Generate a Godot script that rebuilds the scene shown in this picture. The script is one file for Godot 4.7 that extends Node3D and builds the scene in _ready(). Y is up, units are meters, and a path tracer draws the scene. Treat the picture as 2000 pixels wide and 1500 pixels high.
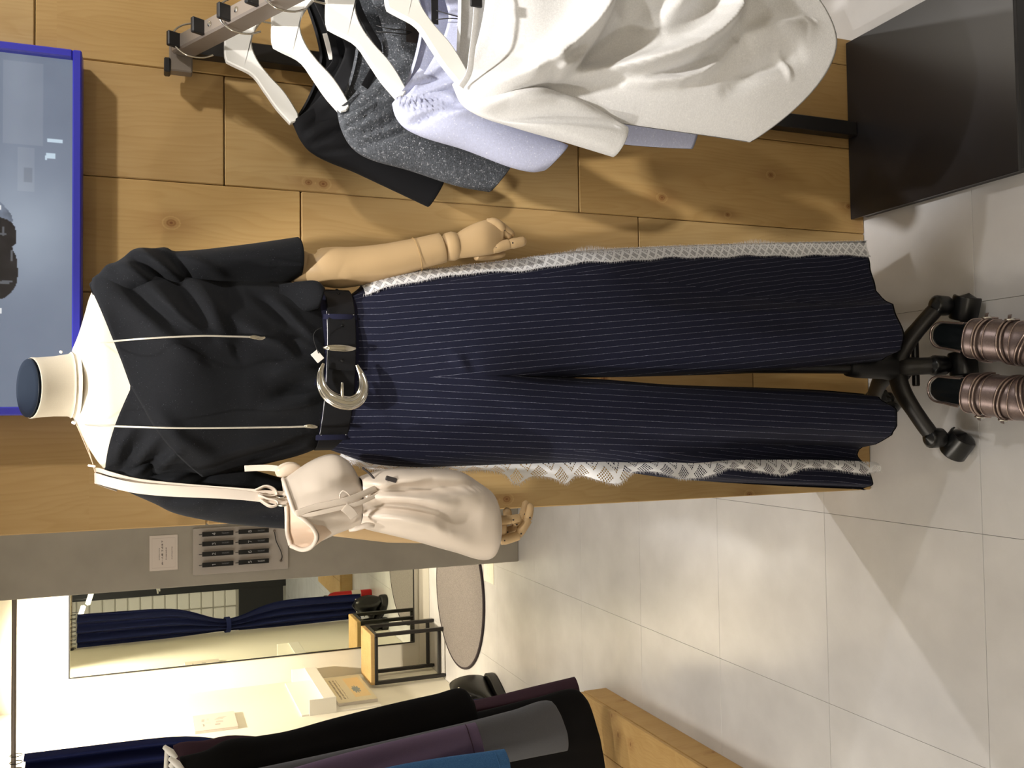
extends Node3D
# A shop corner: a dressed half-body mannequin before a wood-clad pillar, tops on a waterfall rail, a fitting room behind.
# Metres, y up. The pillar's front face is z = 0, the floor y = 0.

class MB:
	var v := PackedVector3Array()
	var n := PackedVector3Array()
	var uv := PackedVector2Array()
	var ix := PackedInt32Array()

	func grid(rows: Array, closed := false, uvs: Array = []) -> MB:
		var nv := rows.size()
		var nu: int = rows[0].size()
		var base := v.size()
		var cols := nu + (1 if closed else 0)
		for r in nv:
			var a: PackedVector3Array = rows[maxi(r - 1, 0)]
			var m: PackedVector3Array = rows[r]
			var b: PackedVector3Array = rows[mini(r + 1, nv - 1)]
			for c0 in cols:
				var c := c0 % nu
				var cl := (c - 1 + nu) % nu if closed else maxi(c - 1, 0)
				var cr := (c + 1) % nu if closed else mini(c + 1, nu - 1)
				var nn := (m[cr] - m[cl]).cross(b[c] - a[c])
				if nn.length_squared() < 1e-16:
					nn = (b[cr] - b[cl] + a[cr] - a[cl]).cross(b[c] - a[c])
				if nn.length_squared() < 1e-18:
					nn = Vector3.UP * 1e-3
				v.append(m[c])
				n.append(nn.normalized())
				uv.append(uvs[r][c0] if uvs.size() else Vector2(float(c0) / (cols - 1), float(r) / (nv - 1)))
		for r in nv - 1:
			for c in cols - 1:
				var a2 := base + r * cols + c
				ix.append_array([a2, a2 + cols, a2 + 1, a2 + 1, a2 + cols, a2 + cols + 1])
		return self

	func tri(a: Vector3, b: Vector3, c: Vector3, ua := Vector2.ZERO, ub := Vector2.RIGHT, uc := Vector2.ONE) -> void:
		# a, b, c counter-clockwise seen from outside
		var nn := (b - a).cross(c - a).normalized()
		var s := v.size()
		v.append_array([a, b, c])
		n.append_array([nn, nn, nn])
		uv.append_array([ua, ub, uc])
		ix.append_array([s, s + 2, s + 1])

	func quad(a: Vector3, b: Vector3, c: Vector3, d: Vector3) -> void:
		# counter-clockwise from outside; uv runs 0..1 with v down: a is lower left
		tri(a, b, c, Vector2(0, 1), Vector2(1, 1), Vector2(1, 0))
		tri(a, c, d, Vector2(0, 1), Vector2(1, 0), Vector2(0, 0))

	func box(c: Vector3, s: Vector3, bv := 0.002, t := Basis.IDENTITY) -> MB:
		var h := s / 2.0
		bv = minf(bv, minf(h.x, minf(h.y, h.z)) * 0.9)
		for ax in 3:
			for sg: float in [-1.0, 1.0]:
				var u := (ax + 1) % 3
				var w := (ax + 2) % 3
				var q := []
				for k: Vector2 in [Vector2(-1, -1), Vector2(1, -1), Vector2(1, 1), Vector2(-1, 1)]:
					var p := Vector3.ZERO
					p[ax] = h[ax] * sg
					p[u] = (h[u] - bv) * k.x
					p[w] = (h[w] - bv) * k.y
					q.append(c + t * p)
				if sg > 0:
					quad(q[0], q[1], q[2], q[3])
				else:
					quad(q[0], q[3], q[2], q[1])
				# edge strip between +ax face and +-u face
				for su: float in [-1.0, 1.0]:
					var e := []
					for k2: Array in [[true, -1.0], [true, 1.0], [false, 1.0], [false, -1.0]]:
						var p2 := Vector3.ZERO
						p2[ax] = (h[ax] if k2[0] else h[ax] - bv) * sg
						p2[u] = (h[u] - bv if k2[0] else h[u]) * su
						p2[w] = (h[w] - bv) * k2[1]
						e.append(c + t * p2)
					if sg * su > 0:
						quad(e[0], e[3], e[2], e[1])
					else:
						quad(e[0], e[1], e[2], e[3])
		for sx: float in [-1.0, 1.0]:
			for sy: float in [-1.0, 1.0]:
				for sz: float in [-1.0, 1.0]:
					var sgn := Vector3(sx, sy, sz)
					var a := c + t * (sgn * Vector3(h.x, h.y - bv, h.z - bv))
					var b := c + t * (sgn * Vector3(h.x - bv, h.y, h.z - bv))
					var d := c + t * (sgn * Vector3(h.x - bv, h.y - bv, h.z))
					if sx * sy * sz > 0:
						tri(a, b, d)
					else:
						tri(a, d, b)
		return self

	func tube(path: Array, rad, sides := 12, flat := 1.0, flat_dir := Vector3.BACK, cap := true) -> MB:
		# round rod along path; rad: number or one per point; flat < 1 squashes it along flat_dir
		var rows := []
		var m := path.size()
		var tan0: Vector3 = (path[1] - path[0]).normalized()
		var up := Vector3.UP if absf(tan0.y) < 0.9 else Vector3.RIGHT
		var x := tan0.cross(up).normalized()
		for i in m:
			var tn: Vector3 = (path[mini(i + 1, m - 1)] - path[maxi(i - 1, 0)]).normalized()
			x = (x - tn * x.dot(tn)).normalized()
			var y := tn.cross(x)
			var r: float = rad[i] if rad is Array else rad
			var row := PackedVector3Array()
			for k in sides:
				var a := TAU * k / sides
				var o := (x * cos(a) + y * sin(a)) * r
				if flat < 1.0:
					o -= flat_dir * o.dot(flat_dir) * (1.0 - flat)
				row.append(path[i] + o)
			if cap and i == 0:
				for q: float in [0.0, 0.6, 0.9]:
					var rr := PackedVector3Array()
					for p in row:
						rr.append(path[0] + (p - path[0]) * q - tn * r * 0.5 * (1.0 - q) * flat)
					rows.append(rr)
			rows.append(row)
			if cap and i == m - 1:
				for q: float in [0.9, 0.6, 0.0]:
					var rr := PackedVector3Array()
					for p in row:
						rr.append(path[i] + (p - path[i]) * q + tn * r * 0.5 * (1.0 - q) * flat)
					rows.append(rr)
		return grid(rows, true)

	func extrude(poly: PackedVector2Array, z0: float, z1: float, t := Transform3D.IDENTITY, bv := 0.0) -> MB:
		if Geometry2D.is_polygon_clockwise(poly):
			poly.reverse()
		var inner := PackedVector2Array()
		var m := poly.size()
		for i in m:
			var e0 := (poly[i] - poly[(i - 1 + m) % m]).normalized()
			var e1 := (poly[(i + 1) % m] - poly[i]).normalized()
			var nn := (Vector2(-e0.y, e0.x) + Vector2(-e1.y, e1.x)).normalized()
			inner.append(poly[i] + nn * bv)
		var f := Geometry2D.triangulate_polygon(poly)
		for i in f.size() / 3:
			var p := [inner[f[3 * i]], inner[f[3 * i + 1]], inner[f[3 * i + 2]]]
			if (p[1] - p[0]).cross(p[2] - p[0]) < 0:
				p.reverse()
			tri(t * Vector3(p[0].x, p[0].y, z1), t * Vector3(p[1].x, p[1].y, z1), t * Vector3(p[2].x, p[2].y, z1), p[0], p[1], p[2])
			tri(t * Vector3(p[0].x, p[0].y, z0), t * Vector3(p[2].x, p[2].y, z0), t * Vector3(p[1].x, p[1].y, z0), p[0], p[2], p[1])
		for i in m:
			var k := (i + 1) % m
			var lv := [[inner, z1], [poly, z1 - bv], [poly, z0 + bv], [inner, z0]]
			for s in 3:
				if bv == 0.0 and s != 1:
					continue
				var a: PackedVector2Array = lv[s][0]
				var b: PackedVector2Array = lv[s + 1][0]
				quad(t * Vector3(b[i].x, b[i].y, lv[s + 1][1]), t * Vector3(b[k].x, b[k].y, lv[s + 1][1]), t * Vector3(a[k].x, a[k].y, lv[s][1]), t * Vector3(a[i].x, a[i].y, lv[s][1]))
		return self

	func mesh() -> ArrayMesh:
		var a := []
		a.resize(Mesh.ARRAY_MAX)
		a[Mesh.ARRAY_VERTEX] = v
		a[Mesh.ARRAY_NORMAL] = n
		a[Mesh.ARRAY_TEX_UV] = uv
		a[Mesh.ARRAY_INDEX] = ix
		var m := ArrayMesh.new()
		m.add_surface_from_arrays(Mesh.PRIMITIVE_TRIANGLES, a)
		return m

var names := {}
var M := {}
var rng := RandomNumberGenerator.new()

func numbered(called: String) -> String:
	names[called] = names.get(called, -1) + 1
	return called if names[called] == 0 else "%s_%03d" % [called, names[called]]

func tag(o: Node, label := "", category := "", group := "", kind := "") -> Node:
	for k: Array in [["label", label], ["category", category], ["group", group], ["kind", kind]]:
		if k[1] != "":
			o.set_meta(k[0], k[1])
	return o

func thing(called: String, label: String, category: String, at := Vector3.ZERO, group := "") -> Node3D:
	var o := Node3D.new()
	o.name = numbered(called)
	add_child(o)
	o.position = at
	tag(o, label, category, group)
	return o

# commits a shape given in world places as one named mesh; its own origin goes to the parent's
func obj(called: String, b, m: Material, parent: Node = null) -> MeshInstance3D:
	var o := MeshInstance3D.new()
	o.name = called if parent else numbered(called)
	o.mesh = b.mesh() if b is MB else b
	o.material_override = m
	if parent:
		parent.add_child(o, true)
		if parent is Node3D:
			var off := Vector3.ZERO
			var q: Node = parent
			while q is Node3D and q != self:
				off += q.position
				q = q.get_parent()
			o.position = -off
	else:
		add_child(o)
	return o

func struct(called: String, b, m: Material) -> MeshInstance3D:
	var o := obj(called, b, m)
	o.set_meta("kind", "structure")
	return o

func mat(c: Color, rough := 0.8, metal := 0.0, spec := 0.5) -> StandardMaterial3D:
	var m := StandardMaterial3D.new()
	m.albedo_color = c
	m.roughness = rough
	m.metallic = metal
	m.metallic_specular = spec
	return m

func c8(r: int, g: int, b: int) -> Color:
	return Color(r / 255.0, g / 255.0, b / 255.0)

# ---------- curves and surfaces ----------
func spline(p: Array, n: int) -> Array:
	var m := p.size()
	var acc := [0.0]
	for i in m - 1:
		acc.append(acc[i] + (p[i + 1] - p[i]).length())
	var out := []
	var k := 0
	for i in n:
		var d: float = acc[m - 1] * i / (n - 1)
		while k < m - 2 and acc[k + 1] < d:
			k += 1
		var w: float = (d - acc[k]) / maxf(acc[k + 1] - acc[k], 1e-9)
		var pre = p[maxi(k - 1, 0)]
		var post = p[mini(k + 2, m - 1)]
		var a = p[k]
		var b = p[k + 1]
		# keep the tangents in proportion to the length of this piece
		var l: float = (b - a).length()
		var la: float = maxf((a - pre).length(), 1e-9)
		var lb: float = maxf((post - b).length(), 1e-9)
		var t0 = (b - a) * 0.5 + (a - pre) * 0.5 * l / la if k > 0 else b - a
		var t1 = (b - a) * 0.5 + (post - b) * 0.5 * l / lb if k < m - 2 else b - a
		var w2 := w * w
		var w3 := w2 * w
		out.append(a * (2 * w3 - 3 * w2 + 1) + t0 * (w3 - 2 * w2 + w) + b * (-2 * w3 + 3 * w2) + t1 * (w3 - w2))
	return out

# value of a table of Vector2(key, value), keys rising
func tab(t, k: float) -> float:
	if not t is Array:
		return t
	if k <= t[0].x:
		return t[0].y
	for i in t.size() - 1:
		if k <= t[i + 1].x:
			var w: float = (k - t[i].x) / (t[i + 1].x - t[i].x)
			w = w * w * (3 - 2 * w)
			return lerpf(t[i].y, t[i + 1].y, w)
	return t[t.size() - 1].y

# x of an outline (Vector2(x, y), y falling) at a height
func x_at(e: Array, y: float) -> float:
	if y >= e[0].y:
		return e[0].x
	for i in e.size() - 1:
		if y >= e[i + 1].y:
			return lerpf(e[i].x, e[i + 1].x, (e[i].y - y) / maxf(e[i].y - e[i + 1].y, 1e-9))
	return e[e.size() - 1].x

# y of an outline (Vector2(x, y), x falling) at an x
func y_at(e: Array, x: float) -> float:
	if x >= e[0].x:
		return e[0].y
	for i in e.size() - 1:
		if x >= e[i + 1].x:
			return lerpf(e[i].y, e[i + 1].y, (e[i].x - x) / maxf(e[i].x - e[i + 1].x, 1e-9))
	return e[e.size() - 1].y

# folds: [from, to, width, height], or [points, width to the left of the line, width to its right, height]
func fold(p: Vector2, fs: Array) -> float:
	var s := 0.0
	for f: Array in fs:
		if f[0] is Array:
			var best := 1e9
			var sd := 1.0
			var at := 0.0
			var m: int = f[0].size()
			for i in m - 1:
				var a: Vector2 = f[0][i]
				var e: Vector2 = f[0][i + 1] - a
				var u := clampf((p - a).dot(e) / e.length_squared(), 0.0, 1.0)
				var dd := (p - a - e * u).length()
				if dd < best:
					best = dd
					sd = e.cross(p - a)
					at = (i + u) / (m - 1)
			var w: float = best / (f[1] if sd > 0 else f[2])
			if w < 2.5:
				s += f[3] * exp(-w * w) * pow(sin(PI * (0.06 + 0.88 * at)), 0.6)
			continue
		var ab: Vector2 = f[1] - f[0]
		var t := clampf((p - f[0]).dot(ab) / ab.length_squared(), 0.0, 1.0)
		var d: float = (p - f[0] - ab * t).length() / f[2]
		if d < 2.5:
			s += f[3] * exp(-d * d) * sin(PI * (0.12 + 0.76 * t))
	return s

# a cushion-like tube between two side edges (lists of Vector2 in the plane z); closed rings, front points first
func pillow(e0: Array, e1: Array, z, dzf, dzb, ns: int, nt: int, folds: Array = [], pw := 0.5) -> Array:
	var a := spline(e0, ns)
	var b := spline(e1, ns)
	var rows := []
	for i in ns:
		var s := float(i) / (ns - 1)
		var z0 := tab(z, s)
		var f := tab(dzf, s)
		var k := tab(dzb, s)
		var row := PackedVector3Array()
		for j in nt + 1:
			var t := -cos(PI * j / nt)
			var p: Vector2 = a[i].lerp(b[i], (t + 1) / 2)
			row.append(Vector3(p.x, p.y, z0 + f * pow(maxf(1 - t * t, 0.0), pw) + fold(p, folds) * (1.0 - pow(absf(t), 6))))
		for j in range(1, nt):
			var t := cos(PI * j / nt)
			var p: Vector2 = a[i].lerp(b[i], (t + 1) / 2)
			row.append(Vector3(p.x, p.y, z0 - k * pow(maxf(1 - t * t, 0.0), pw)))
		rows.append(row)
	return rows

# turns the last row of a cloth inside, so that a hem has an edge
func hem(rows: Array, d := 0.004, up := 0.012) -> Array:
	var last: PackedVector3Array = rows[rows.size() - 1]
	var before: PackedVector3Array = rows[rows.size() - 2]
	var c := Vector3.ZERO
	for p in last:
		c += p
	c /= last.size()
	var r1 := PackedVector3Array()
	var r2 := PackedVector3Array()
	for i in last.size():
		var inw: Vector3 = (c - last[i])
		inw = inw.normalized() * minf(d, inw.length() * 0.5)
		r1.append(last[i] + inw * 0.5 + (last[i] - before[i]).normalized() * 0.0015)
		r2.append(last[i] + inw + (before[i] - last[i]).normalized() * up)
	rows.append(r1)
	rows.append(r2)
	return rows

func close_end(rows: Array, first := false) -> Array:
	var r: PackedVector3Array = rows[0 if first else rows.size() - 1]
	var c := Vector3.ZERO
	for p in r:
		c += p
	c /= r.size()
	for q: float in [0.7, 0.0]:
		var k := PackedVector3Array()
		for p in r:
			k.append(c + (p - c) * q)
		if first:
			rows.push_front(k)
		else:
			rows.append(k)
	return rows

# a flat band of width w lying along a path; side: direction of its width at each point (or one for all)
func band(path: Array, side, w: float, th: float, n: int) -> MB:
	var p := spline(path, n)
	var rows := []
	var sd: Array = spline(side, n) if side is Array else []
	for i in n:
		var tn: Vector3 = (p[mini(i + 1, n - 1)] - p[maxi(i - 1, 0)]).normalized()
		var s: Vector3 = sd[i] if side is Array else side
		s = (s - tn * s.dot(tn)).normalized()
		var u := tn.cross(s)
		var row := PackedVector3Array()
		for k: Vector2 in [Vector2(-1, 0), Vector2(-0.94, 1), Vector2(0.94, 1), Vector2(1, 0), Vector2(0.94, -1), Vector2(-0.94, -1)]:
			row.append(p[i] + s * k.x * w / 2 + u * k.y * th / 2)
		rows.append(row)
	return MB.new().grid(close_end(close_end(rows), true), true)

# ---------- textures ----------
func tex(im: Image) -> ImageTexture:
	return ImageTexture.create_from_image(im)

func noise(seed_: int, freq: float, oct := 3) -> FastNoiseLite:
	var f := FastNoiseLite.new()
	f.seed = seed_
	f.frequency = freq
	f.fractal_octaves = oct
	f.noise_type = FastNoiseLite.TYPE_SIMPLEX_SMOOTH
	return f

func wood_image() -> Image:
	var w := 512
	var h := 1024
	var im := Image.create(w, h, false, Image.FORMAT_RGB8)
	var n1 := noise(3, 0.006)
	var n2 := noise(9, 0.05, 2)
	var n3 := noise(5, 0.012, 2)
	rng.seed = 77
	var knots := []
	for i in 11:
		knots.append([Vector2(rng.randf() * w, rng.randf() * h), rng.randf_range(3.0, 11.0)])
	var c0 := c8(196, 165, 114)
	var c1 := c8(182, 149, 97)
	var ck := c8(112, 68, 36)
	for y in h:
		for x in w:
			var q := Vector2(x, y)
			var bend := 0.0
			var dark := 0.0
			for k: Array in knots:
				var d: Vector2 = q - k[0]
				if absf(d.x) < 70 and absf(d.y) < 130:
					var e := exp(-(d.x * d.x / (k[1] * k[1] * 5.0) + d.y * d.y / (k[1] * k[1] * 22.0)))
					bend += signf(d.x) * e * k[1] * 1.1
					var rr: float = sqrt(d.x * d.x + d.y * d.y * 0.6) / k[1]
					if rr < 1.3:
						dark = maxf(dark, clampf(1.25 - rr, 0.0, 1.0) * (0.75 + 0.25 * sin(rr * 14.0)))
					else:
						dark = maxf(dark, 0.3 * e)
			var g := (x + bend) * 0.085 + n1.get_noise_2d(x * 1.3, y * 0.22) * 5.0
			var ring := g - floorf(g)
			ring = pow(ring, 2.2) if ring < 0.86 else (1.0 - ring) / 0.14 * 0.72
			var fine := n2.get_noise_2d(x * 3.0, y * 0.12) * 0.22
			var t := clampf(ring * 0.55 + fine + 0.18 + n3.get_noise_2d(x, y * 0.5) * 0.35, 0.0, 1.0)
			im.set_pixel(x, y, c0.lerp(c1, t).lerp(ck, dark * 0.85))
	return im

func speck_image(base: Color, spark: Color, count: int, seed_: int, var_amt := 0.08, size := 256) -> Image:
	var im := Image.create(size, size, false, Image.FORMAT_RGB8)
	rng.seed = seed_
	for y in size:
		for x in size:
			im.set_pixel(x, y, base * (1.0 + rng.randf_range(-var_amt, var_amt)))
	for i in count:
		im.set_pixel(rng.randi() % size, rng.randi() % size, base.lerp(spark, rng.randf_range(0.3, 1.0)))
	return im

func cloth(base: Color, spark: Color, count: int, seed_: int, scale_: float, var_amt := 0.08, rough := 0.85) -> StandardMaterial3D:
	var m := mat(Color.WHITE, rough)
	m.albedo_texture = tex(speck_image(base, spark, count, seed_, var_amt))
	m.uv1_triplanar = true
	m.uv1_scale = Vector3.ONE * scale_
	m.rim_enabled = true
	m.rim = 0.06 if base.get_luminance() < 0.3 else 0.15
	m.rim_tint = 0.6
	m.metallic_specular = 0.25
	return m

func lace_image() -> Image:
	var s := 256
	var im := Image.create(s, s, false, Image.FORMAT_RGBA8)
	im.fill(Color(0.93, 0.93, 0.94, 1))
	for y in s:
		for x in s:
			var u := fposmod(x / 128.0, 1.0)
			var v := fposmod(y / 128.0, 1.0)
			# diamonds of square net between thick scrolling cords
			var d1 := absf(fposmod(u + v + 0.03 * sin(TAU * v * 2.0), 1.0) - 0.5)
			var d2 := absf(fposmod(u - v + 0.03 * sin(TAU * u * 2.0), 1.0) - 0.5)
			var cell := (int(floor(u + v)) + int(floor(u - v + 4.0))) % 2
			var inside := d1 < 0.36 and d2 < 0.36
			var ring := absf(Vector2(d1, d2).length() - 0.23) < 0.05
			var net := (x + y) % 16 < 5 or (x - y + 512) % 16 < 5
			if inside and not net and not (ring and cell == 1):
				im.set_pixel(x, y, Color(0.9, 0.9, 0.92, 0))
	return im

func strokes(im: Image, glyph: String, at: Vector2, size: float, c: Color, thick := 1) -> void:
	for s in glyph.split(" "):
		var a := at + Vector2(int(s[0]), int(s[1])) * size / 9.0
		var b := at + Vector2(int(s[2]), int(s[3])) * size / 9.0
		var n := int((b - a).length()) + 1
		for i in n + 1:
			var p := a.lerp(b, float(i) / n)
			im.fill_rect(Rect2i(int(p.x), int(p.y), thick, thick), c)

func dashes(im: Image, x0: int, x1: int, y: int, h: int, c: Color, seed_: int) -> void:
	rng.seed = seed_
	var x := x0
	while x < x1:
		var w := rng.randi_range(2, 5)
		im.fill_rect(Rect2i(x, y + rng.randi_range(0, 1), mini(w, x1 - x), h - rng.randi_range(0, 1)), c)
		x += w + rng.randi_range(1, 2)

func materials() -> void:
	var wt := tex(wood_image())
	for i in 5:
		var m := mat([c8(255, 255, 255), c8(244, 240, 236), c8(255, 250, 240), c8(238, 232, 226), c8(250, 244, 232)][i], 0.55, 0.0, 0.35)
		m.albedo_texture = wt
		m.uv1_triplanar = true
		m.uv1_scale = Vector3(1.9, 0.95, 1.9)
		m.uv1_offset = Vector3(0.13 + 0.23 * i, 0.07 + 0.37 * i, 0.31)
		M["wood%d" % i] = m
	var fn := NoiseTexture2D.new()
	fn.noise = noise(21, 0.01, 4)
	fn.width = 512
	fn.height = 512
	fn.seamless = true
	var fr := Gradient.new()
	fr.set_color(0, c8(202, 201, 202))
	fr.set_color(1, c8(217, 216, 217))
	fn.color_ramp = fr
	var fl := mat(Color.WHITE, 0.22, 0.0, 0.6)
	fl.albedo_texture = fn
	fl.uv1_triplanar = true
	fl.uv1_world_triplanar = true
	fl.uv1_scale = Vector3.ONE * 0.9
	M.floor = fl
	M.joint = mat(c8(190, 187, 180), 0.8)
	var gn := NoiseTexture2D.new()
	gn.noise = noise(31, 0.008, 5)
	gn.width = 512
	gn.height = 512
	gn.seamless = true
	var gr := Gradient.new()
	gr.set_color(0, c8(158, 153, 143))
	gr.set_color(1, c8(178, 173, 162))
	gn.color_ramp = gr
	var gw := mat(Color.WHITE, 0.9)
	gw.albedo_texture = gn
	gw.uv1_triplanar = true
	gw.uv1_world_triplanar = true
	gw.uv1_scale = Vector3.ONE * 0.7
	M.grey_wall = gw
	M.white_wall = mat(c8(236, 232, 220), 0.85)
	M.ceiling = mat(c8(225, 222, 214), 0.9)
	M.black = mat(c8(22, 22, 24), 0.45)
	M.black_metal = mat(c8(30, 28, 28), 0.4, 0.0, 0.5)
	M.plastic_black = mat(c8(16, 17, 19), 0.28, 0.0, 0.5)
	M.steel_brown = mat(c8(132, 122, 112), 0.42, 0.4)
	M.plinth = mat(c8(34, 33, 36), 0.3, 0.0, 0.5)
	M.chrome = mat(c8(215, 212, 205), 0.14, 1.0)
	M.silver = mat(c8(214, 208, 194), 0.16, 1.0)
	M.chain = mat(c8(226, 220, 206), 0.3, 0.6)
	M.white_plastic = mat(c8(240, 238, 232), 0.4)
	M.body = cloth(c8(226, 216, 196), c8(240, 232, 215), 900, 5, 14.0, 0.03, 0.8)
	M.cap = mat(c8(14, 22, 32), 0.4, 0.0, 0.35)
	var aw := mat(Color.WHITE, 0.5, 0.0, 0.4)
	aw.albedo_texture = wt
	aw.albedo_color = c8(255, 252, 236)
	M.pale_wood = mat(c8(192, 162, 120), 0.5, 0.0, 0.4)
	M.top = cloth(c8(24, 25, 28), c8(170, 170, 180), 120, 11, 9.0, 0.2)
	M.blue_frame = mat(c8(58, 58, 190), 0.35)
	M.leather = cloth(c8(26, 26, 28), c8(40, 40, 42), 400, 12, 20.0, 0.1, 0.5)
	M.bag = mat(c8(214, 200, 184), 0.32, 0.0, 0.45)
	M.bag_in = mat(c8(214, 190, 166), 0.6)
	M.lace_cord = mat(c8(236, 236, 238), 0.9)
	var lc := mat(Color.WHITE, 0.9)
	lc.albedo_texture = tex(lace_image())
	lc.transparency = BaseMaterial3D.TRANSPARENCY_ALPHA_SCISSOR
	lc.alpha_scissor_threshold = 0.5
	M.lace = lc
	# pinstripe: four stripes in 40 mm
	var ps := Image.create(256, 64, false, Image.FORMAT_RGB8)
	rng.seed = 4
	for y in 64:
		for x in 256:
			var b := c8(28, 30, 48) * (1.0 + rng.randf_range(-0.1, 0.1))
			if x % 64 < 4 and (x % 64 > 0 and x % 64 < 3 or rng.randf() < 0.35):
				b = c8(126, 128, 146) * (1.0 + rng.randf_range(-0.18, 0.1))
			ps.set_pixel(x, y, b)
	var pm := mat(Color.WHITE, 0.7)
	pm.albedo_texture = tex(ps)
	pm.rim_enabled = true
	pm.rim = 0.05
	pm.metallic_specular = 0.25
	pm.rim_tint = 0.5
	M.pinstripe = pm
	M.navy = cloth(c8(32, 33, 54), c8(60, 60, 80), 300, 14, 20.0)
	M.tee_black = cloth(c8(27, 27, 29), c8(45, 45, 48), 300, 15, 18.0)
	M.tee_grey = cloth(c8(74, 77, 82), c8(250, 250, 255), 2600, 16, 3.4, 0.3, 0.6)
	M.tee_blue = cloth(c8(186, 190, 214), c8(255, 255, 255), 900, 17, 3.4, 0.05, 0.7)
	M.tee_cream = cloth(c8(224, 223, 222), c8(255, 255, 252), 700, 18, 3.4, 0.04, 0.7)
	M.pewter = cloth(c8(126, 112, 110), c8(190, 176, 174), 5000, 19, 12.0, 0.12, 0.36)
	M.pewter.metallic = 0.75
	M.pewter.rim_enabled = false
	M.pewter_edge = mat(c8(176, 158, 152), 0.25, 0.85)
	M.insole = mat(c8(18, 22, 24), 0.18)
	M.curtain = cloth(c8(30, 38, 84), c8(44, 52, 100), 900, 20, 6.0)
	M.denim = cloth(c8(50, 92, 140), c8(120, 160, 200), 9000, 22, 10.0, 0.16)
	M.jean_black = cloth(c8(20, 20, 22), c8(34, 34, 38), 400, 23, 12.0)
	M.jean_purple = cloth(c8(62, 44, 54), c8(80, 60, 70), 400, 24, 12.0)
	M.jean_mauve = cloth(c8(98, 84, 108), c8(120, 106, 128), 1200, 25, 12.0)
	M.jean_grey = cloth(c8(92, 94, 100), c8(110, 112, 118), 1200, 26, 12.0)
	M.rug = cloth(c8(122, 116, 114), c8(156, 150, 148), 12000, 27, 3.0, 0.22)
	M.rug_edge = mat(c8(48, 40, 44), 0.95)
	M.mirror = mat(c8(222, 226, 214), 0.0, 1.0)
	M.paper = mat(c8(232, 226, 218), 0.7)
	M.red = mat(c8(190, 22, 24), 0.3)
	M.dark_print = mat(c8(50, 44, 42), 0.7)
	M.tag_text = mat(c8(205, 205, 208), 0.6)
	M.tag_text_dim = mat(c8(135, 135, 142), 0.6)
	M.lamp = mat(c8(255, 255, 255), 0.5)
	M.lamp.emission_enabled = true
	M.lamp.emission = c8(255, 240, 214)
	M.lamp.emission_energy_multiplier = 3.0

# ---------- lamps ----------
func spot(called: String, label: String, at: Vector3, to: Vector3, energy: float, angle: float, c: Color, size := 0.03) -> void:
	var t := thing(called, label, "spotlight", at, "unseen spotlights under the ceiling")
	var d := (to - at).normalized()
	obj("lamp_housing", MB.new().tube([at - d * 0.13, at - d * 0.02, at + d * 0.005], [0.035, 0.045, 0.047], 20), M.black_metal, t)
	obj("lamp_stem", MB.new().tube([at - d * 0.08, Vector3(at.x - d.x * 0.08, 2.7, at.z - d.z * 0.08)], 0.008, 10), M.black_metal, t)
	obj("lamp_lens", MB.new().tube([at + d * 0.004, at + d * 0.011], [0.038, 0.036], 20), M.lamp, t)
	var s := SpotLight3D.new()
	s.name = "beam"
	t.add_child(s)
	s.position = d * 0.03
	s.basis = Basis.looking_at(d, Vector3.UP if absf(d.y) < 0.98 else Vector3.RIGHT)
	s.light_energy = energy
	s.light_color = c
	s.spot_angle = angle
	s.spot_angle_attenuation = 0.6
	s.spot_range = 8.0
	s.light_size = size
	s.spot_attenuation = 2.0
	s.shadow_enabled = true

func panel(label: String, at: Vector3, size: Vector2, energy: float, c: Color) -> void:
	var t := thing("added_fill_panel", label, "light", at, "added fill panels under the ceiling")
	obj("light_frame", MB.new().box(at + Vector3(0, 0.02, 0), Vector3(size.x + 0.04, 0.04, size.y + 0.04), 0.004), M.white_plastic, t)
	obj("diffuser", MB.new().box(at + Vector3(0, -0.003, 0), Vector3(size.x, 0.01, size.y), 0.002), M.lamp, t)
	var s := AreaLight3D.new()
	s.name = "glow"
	t.add_child(s)
	s.position = Vector3(0, -0.02, 0)
	s.rotation.x = -PI / 2
	s.area_size = size
	s.light_energy = energy
	s.light_color = c
	s.area_range = 10.0
	s.shadow_enabled = true

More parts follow.
